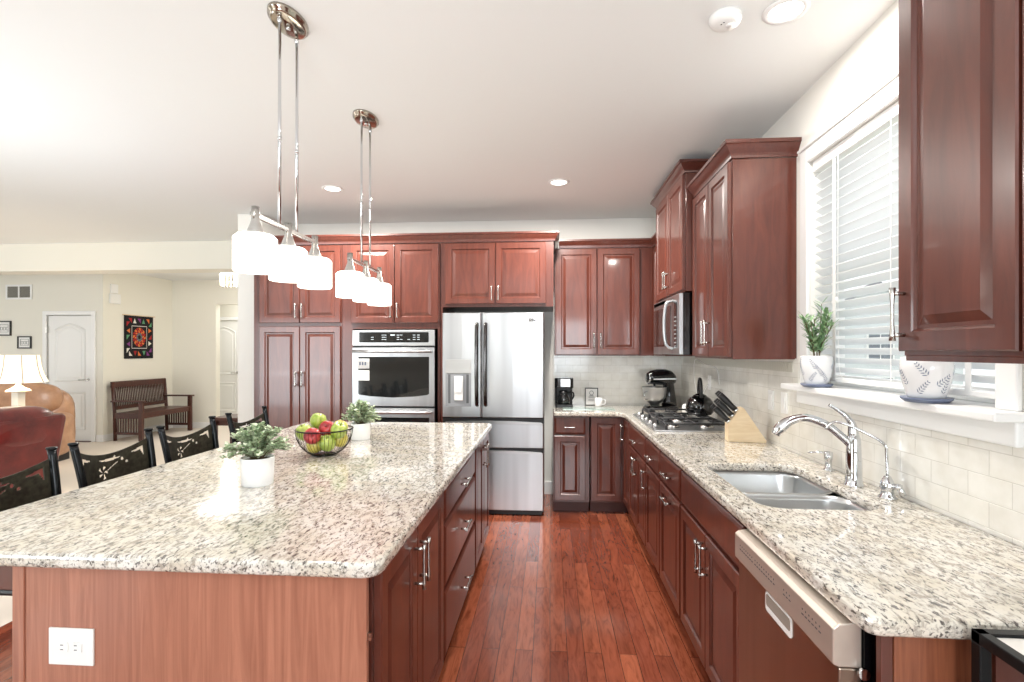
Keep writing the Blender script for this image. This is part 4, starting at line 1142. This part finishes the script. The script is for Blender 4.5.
# ------------------------------------------------------------------ foreground black framed cart
ct = thing('framed_cart', 'black metal-framed cart with glass top at the lower right corner', 'cart', (.835, 1.055, 0))
def rod(b, p, q, r=.011): 
    p, q = Vector(p), Vector(q); d = (q - p)
    x0, x1 = sorted((p.x, q.x)); y0, y1 = sorted((p.y, q.y)); z0, z1 = sorted((p.z, q.z)); box(b, x0 - r, x1 + r, y0 - r, y1 + r, z0 - r, z1 + r)
b = B(); z = .905; x1 = .44; y1 = -.50
rod(b, (0, 0, z), (x1, 0, z)); rod(b, (0, y1, z), (x1, y1, z)); rod(b, (0, 0, z), (0, y1, z)); rod(b, (x1, 0, z), (x1, y1, z)); obj('top_frame', b, BLACKM, ct, bevel=.002)
for (x, y) in ((0, 0), (x1, 0), (0, y1), (x1, y1)):
    b = B(); rod(b, (x, y, 0.011), (x, y, z - .022)); obj('leg', b, BLACKM, ct, bevel=.002)
b = B(); box(b, .012, x1 - .012, y1 + .012, -.012, z - .001, z + .006); obj('glass_top', b, mat('pale_glass_top', (226, 222, 216), .06, coat=.4), ct)
b = B(); box(b, .02, x1 - .012, -.008, .002, .08, z - .014); obj('wood_back', b, CHERRY, ct)

# ------------------------------------------------------------------ family room and hall
def cushion(bm, x0, x1, y0, y1, z0, z1, p=3.2, n=14, m_=20):
    cx, cy, cz = (x0 + x1) / 2, (y0 + y1) / 2, (z0 + z1) / 2; rx, ry, rz_ = (x1 - x0) / 2, (y1 - y0) / 2, (z1 - z0) / 2
    sg = lambda v, e: math.copysign(abs(v) ** e, v); e = 2 / p; rings = []
    for i in range(1, n):
        t = -PI / 2 + PI * i / n
        rings.append([(cx + rx * sg(math.cos(t), e) * sg(math.cos(2 * PI * k / m_), e), cy + ry * sg(math.cos(t), e) * sg(math.sin(2 * PI * k / m_), e), cz + rz_ * sg(math.sin(t), e)) for k in range(m_)])
    loft(bm, rings)


sf = thing('leather_sofa', 'dark red leather sofa with its back to the stools at the left edge', 'sofa', (-4.27, 3.14, 0), R90)
b = B(); P = [(-1.15, 0), (1.02, 0), (1.05, .3), (1.10, .84), (1.06, .86), (-1.15, .86)]
loft(b, [[(p[0] * (1 - .02 * k), y + (.06 if p[1] < .4 else 0), p[1] * 1.0 + .05) for p in P] for k, y in ((1, 0), (0, .03), (0, .18), (1, .24))], smooth=False); obj('back', b, REDL, sf, bevel=.03)
for x0, x1 in ((-1.1, -.40), (-.38, .32), (.34, 1.07)):
    b = B(); cushion(b, x0, x1, .0, .36, .62, 1.0); obj('back_cushion', b, REDL, sf)
b = B(); cushion(b, -1.1, 1.0, .22, .98, .25, .50, 4); obj('seat_cushion', b, REDL, sf)
for x0, x1 in ((-1.25, -1.05), (.92, 1.10)):
    b = B(); cushion(b, x0, x1, .1, 1.0, .05, .66, 4); obj('armrest', b, REDL, sf)
b = B()
for x in (-1.1, .95):
    for y in (.08, .9): cyl(b, (x, y, 0), (x, y, .06), .03, 8)
obj('feet', b, BLACKP, sf)

ts = thing('leather_recliner', 'tan leather recliner beyond the red sofa', 'armchair', (-7.05, 6.20, 0), math.radians(12))
b = B(); cushion(b, -.62, .62, 0, .30, .15, .98, 3.5); obj('back', b, TANL, ts)
b = B(); cushion(b, -.60, .56, -.08, .16, .60, 1.05, 3); obj('headrest', b, TANL, ts)
b = B(); cushion(b, -.5, .5, -.85, .1, .15, .48, 4); obj('seat', b, TANL, ts)
for x0, x1 in ((-.68, -.46), (.46, .68)):
    b = B(); cushion(b, x0, x1, -.8, .2, .08, .66, 4); obj('armrest', b, TANL, ts)
b = B(); box(b, -.58, .58, -.7, .15, 0, .16); obj('base', b, BLACKP, ts)

lt = thing('end_table', 'dark wooden end table behind the red sofa under the lamp', 'table', (-5.82, 5.18, 0))
b = B(); prism(b, rrect(-.25, .25, -.25, .25, .02), .52, .56); obj('table_top', b, BENCHW, lt)
for x in (-.21, .21):
    for y in (-.21, .21):
        b = B(); box(b, x - .02, x + .02, y - .02, y + .02, 0, .52); obj('leg', b, BENCHW, lt)
lp = thing('table_lamp', 'lit table lamp with flared white shade above the red sofa', 'lamp', (-5.82, 5.18, .56))
b = B(); prism(b, rrect(-.042, .042, -.042, .042, .01), 0, .45); obj('base', b, mat('white_lattice_ceramic', (234, 228, 216), .5), lp, bevel=.004)
b = B(); lathe(b, [(.052, .45), (.11, .455), (.10, .475), (.05, .50), (.02, .53), (.01, .56)], seg=20); obj('neck', b, mat('antique_cream', (226, 208, 184), .5), lp)
b = B(); z0 = .555
lathe(b, [(.25, z0), (.215, z0 + .08), (.19, z0 + .18), (.175, z0 + .30), (.165, z0 + .30), (.18, z0 + .18), (.205, z0 + .08), (.24, z0 + .0)], seg=28, cap0=False, cap1=False); shp = obj('lamp_shade', b, LAMPSH, lp)
b = B()
for k in range(8):
    a = 2 * PI * k / 8 + .2; tube(b, [(r * math.cos(a), r * math.sin(a), z) for r, z in ((.252, z0), (.217, z0 + .08), (.192, z0 + .18), (.177, z0 + .30))], .004, 5)
obj('shade_ribs', b, mat('cream_piping', (206, 192, 168), .8), shp)
l = bpy.data.lights.new('table_lamp_bulb', 'POINT'); l.energy = 10; l.color = (1, .85, .65); l.shadow_soft_size = .06; lo = bpy.data.objects.new('table_lamp_bulb', l); C.objects.link(lo); lo.parent = lp; lo.location = (0, 0, .68)

# bench against the hall side wall, facing +X
bn = thing('wooden_bench', 'dark slatted wooden bench below the quilt in the hall', 'bench', (-7.10, 7.79, 0))
LB = 1.12; D = .50
for y in (0, LB):
    b = B(); tube(b, [(.05, y, 0), (.04, y, .45), (-.0, y, .95)], .034, 4); lg = obj('back_leg', b, BENCHW, bn)
    b = B(); box(b, D - .03, D + .03, y - .025, y + .025, 0, .63); obj('front_leg', b, BENCHW, bn)
    b = B(); box(b, .0, D + .06, y - .04, y + .04, .63, .655); ar = obj('armrest', b, BENCHW, bn, bevel=.004)
    b = B(); box(b, .05, D, y - .015, y + .015, .10, .14); box(b, .05, D, y - .015, y + .015, .36, .43)
    for k in range(9): x = .09 + k * .045; box(b, x, x + .018, y - .008, y + .008, .14, .36)
    obj('side_slats', b, BENCHW, bn)
b = B(); box(b, .03, D + .02, -.02, LB + .02, .42, .45); obj('seat', b, BENCHW, bn, bevel=.004)
b = B(); box(b, .02, .05, 0.02, LB - .02, .50, .56); obj('lower_rail', b, BENCHW, bn)
b = B(); box(b, -.02, .015, -.02, LB + .02, .86, .96); obj('top_rail', b, BENCHW, bn, bevel=.006)
b = B()
k = 0; y = .05
while y < LB - .05:
    tube(b, [(.035, y, .55), (.0, y, .87)], .010, 4); y += .035
obj('back_slats', b, BENCHW, bn)
b = B(); box(b, D - .01, D + .01, 0, LB, .36, .42); obj('seat_rail', b, BENCHW, bn)

# quilt on the side wall
qm = [mat('quilt_black', (20, 18, 24), .95), mat('quilt_red', (176, 36, 40), .95), mat('quilt_orange', (224, 120, 60), .95), mat('quilt_cream', (226, 222, 214), .95), mat('quilt_green', (90, 150, 110), .95), mat('quilt_purple', (132, 60, 130), .95)]
qt = thing('wall_quilt', 'small black wall quilt with a coloured spiral above the bench', 'quilt', (-7.165, 8.40, 1.70), R90)
S = .31
b = B(); box(b, -S, S, -.012, 0, -.37, .37); obj('quilt_cloth', b, qm[0], qt)
b = B(); rh = .37 / .31
def tri(pts, mi, y=-.0135):
    f = b.faces.new([b.verts.new((p[0], y, p[1] * rh)) for p in pts]); f.material_index = mi
def ring_sq(s, w_, mi):
    for (x0, x1, z0, z1) in ((-s, s, s - w_, s), (-s, s, -s, -s + w_), (-s, -s + w_, -s + w_, s - w_), (s - w_, s, -s + w_, s - w_)): tri([(x0, z0), (x1, z0), (x1, z1), (x0, z1)], mi)
ring_sq(.165, .008, 3)
k_ = 0
for side in range(4):
    for j in range(5):
        a = -.23 + j * .095; c0 = [(a, .20), (a + .07, .20), (a + .035, .27)] if j % 2 else [(a, .27), (a + .07, .27), (a + .07, .20)]
        R_ = Matrix.Rotation(side * PI / 2, 2); pp = [tuple(R_ @ Vector(p)) for p in c0]; tri(pp, (1, 3, 5, 4, 2)[(j + side) % 5])
for k in range(16):
    for ri, (r0, r1) in enumerate(((.03, .065), (.065, .10), (.10, .14))):
        a0 = 2 * PI * (k + ri * .6) / 16; a1 = a0 + 2 * PI / 16 * .75
        tri([(r0 * math.cos(a0), r0 * math.sin(a0)), (r1 * math.cos(a0 + .15), r1 * math.sin(a0 + .15)), (r1 * math.cos(a1 + .15), r1 * math.sin(a1 + .15)), (r0 * math.cos(a1), r0 * math.sin(a1))], ((5, 2, 1)[ri] if k % 2 else (4, 1, 2)[ri]), -.0136)
obj('patchwork', b, qm, qt)
b = B(); cyl(b, (-.35, -.012, .375), (.35, -.012, .375), .008, 8); obj('hanging_rod', b, BLOCKW, qt)

for (nm, lbl, x, z, ww, hh2) in (('picture_frame', 'black-framed drawing higher up at the left picture edge', -8.88, 1.83, .25, .24), ('picture_frame', 'small landscape framed drawing just left of the hall door', -8.52, 1.60, .24, .20)):
    t = thing(nm, lbl, 'picture', (x, 7.688, z))
    b = B(); frame4(b, -ww / 2, ww / 2, -hh2 / 2, hh2 / 2, .018, -.02, 0); obj('frame', b, BLACKP, t)
    b = B(); box(b, -ww / 2 + .018, ww / 2 - .018, -.008, -.001, -hh2 / 2 + .018, hh2 / 2 - .018); dr_ = obj('drawing', b, PAPER, t)
    b = B(); frame4(b, -ww * .3, ww * .3, -hh2 * .26, hh2 * .26, .004, -.010, -.008)
    for q in (-.25, -.05, .15): frame4(b, ww * q, ww * (q + .15), -.03, .02, .004, -.010, -.008)
    obj('line_art', b, INK, dr_)
vt = thing('return_air_vent', 'grey louvred air vent high on the hall wall', 'vent', (-8.62, 7.688, 2.42))
b = B(); frame4(b, -.23, .23, -.12, .12, .03, -.012, 0); box(b, -.012, .012, -.012, 0, -.09, .09); obj('frame', b, TRIMW, vt)
b = B(); z = -.085
while z < .085: box(b, -.2, .2, -.008, -.001, z, z + .008); z += .014
obj('louvres', b, mat('vent_grey', (150, 148, 140), .6), vt)
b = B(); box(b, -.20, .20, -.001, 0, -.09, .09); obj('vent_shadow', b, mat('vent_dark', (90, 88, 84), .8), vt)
tt = thing('alarm_chime', 'two-part white chime box on the wall above and left of the quilt', 'wall device', (-7.168, 7.90, 2.38), R90)
b = B(); box(b, -.10, .10, -.03, 0, -.14, .02); obj('lower_box', b, WHITEP, tt, bevel=.004)
b = B(); box(b, -.08, .06, -.02, 0, .03, .18); obj('upper_box', b, TRIMW, tt, bevel=.004)
# red-brown side table near the wall end
sd_ = thing('side_table', 'small dark red wooden table standing between the stools and the white wall end', 'table', (-4.2, 6.7, 0))
b = B(); box(b, -.30, .30, -.22, .22, .53, .57); obj('table_top', b, BENCHW, sd_, bevel=.004)
for x in (-.27, .27):
    for y in (-.19, .19):
        b = B(); box(b, x - .025, x + .025, y - .025, y + .025, 0, .53); obj('leg', b, BENCHW, sd_)
b = B(); box(b, -.25, .25, -.17, -.15, .46, .53); obj('apron', b, BENCHW, sd_)
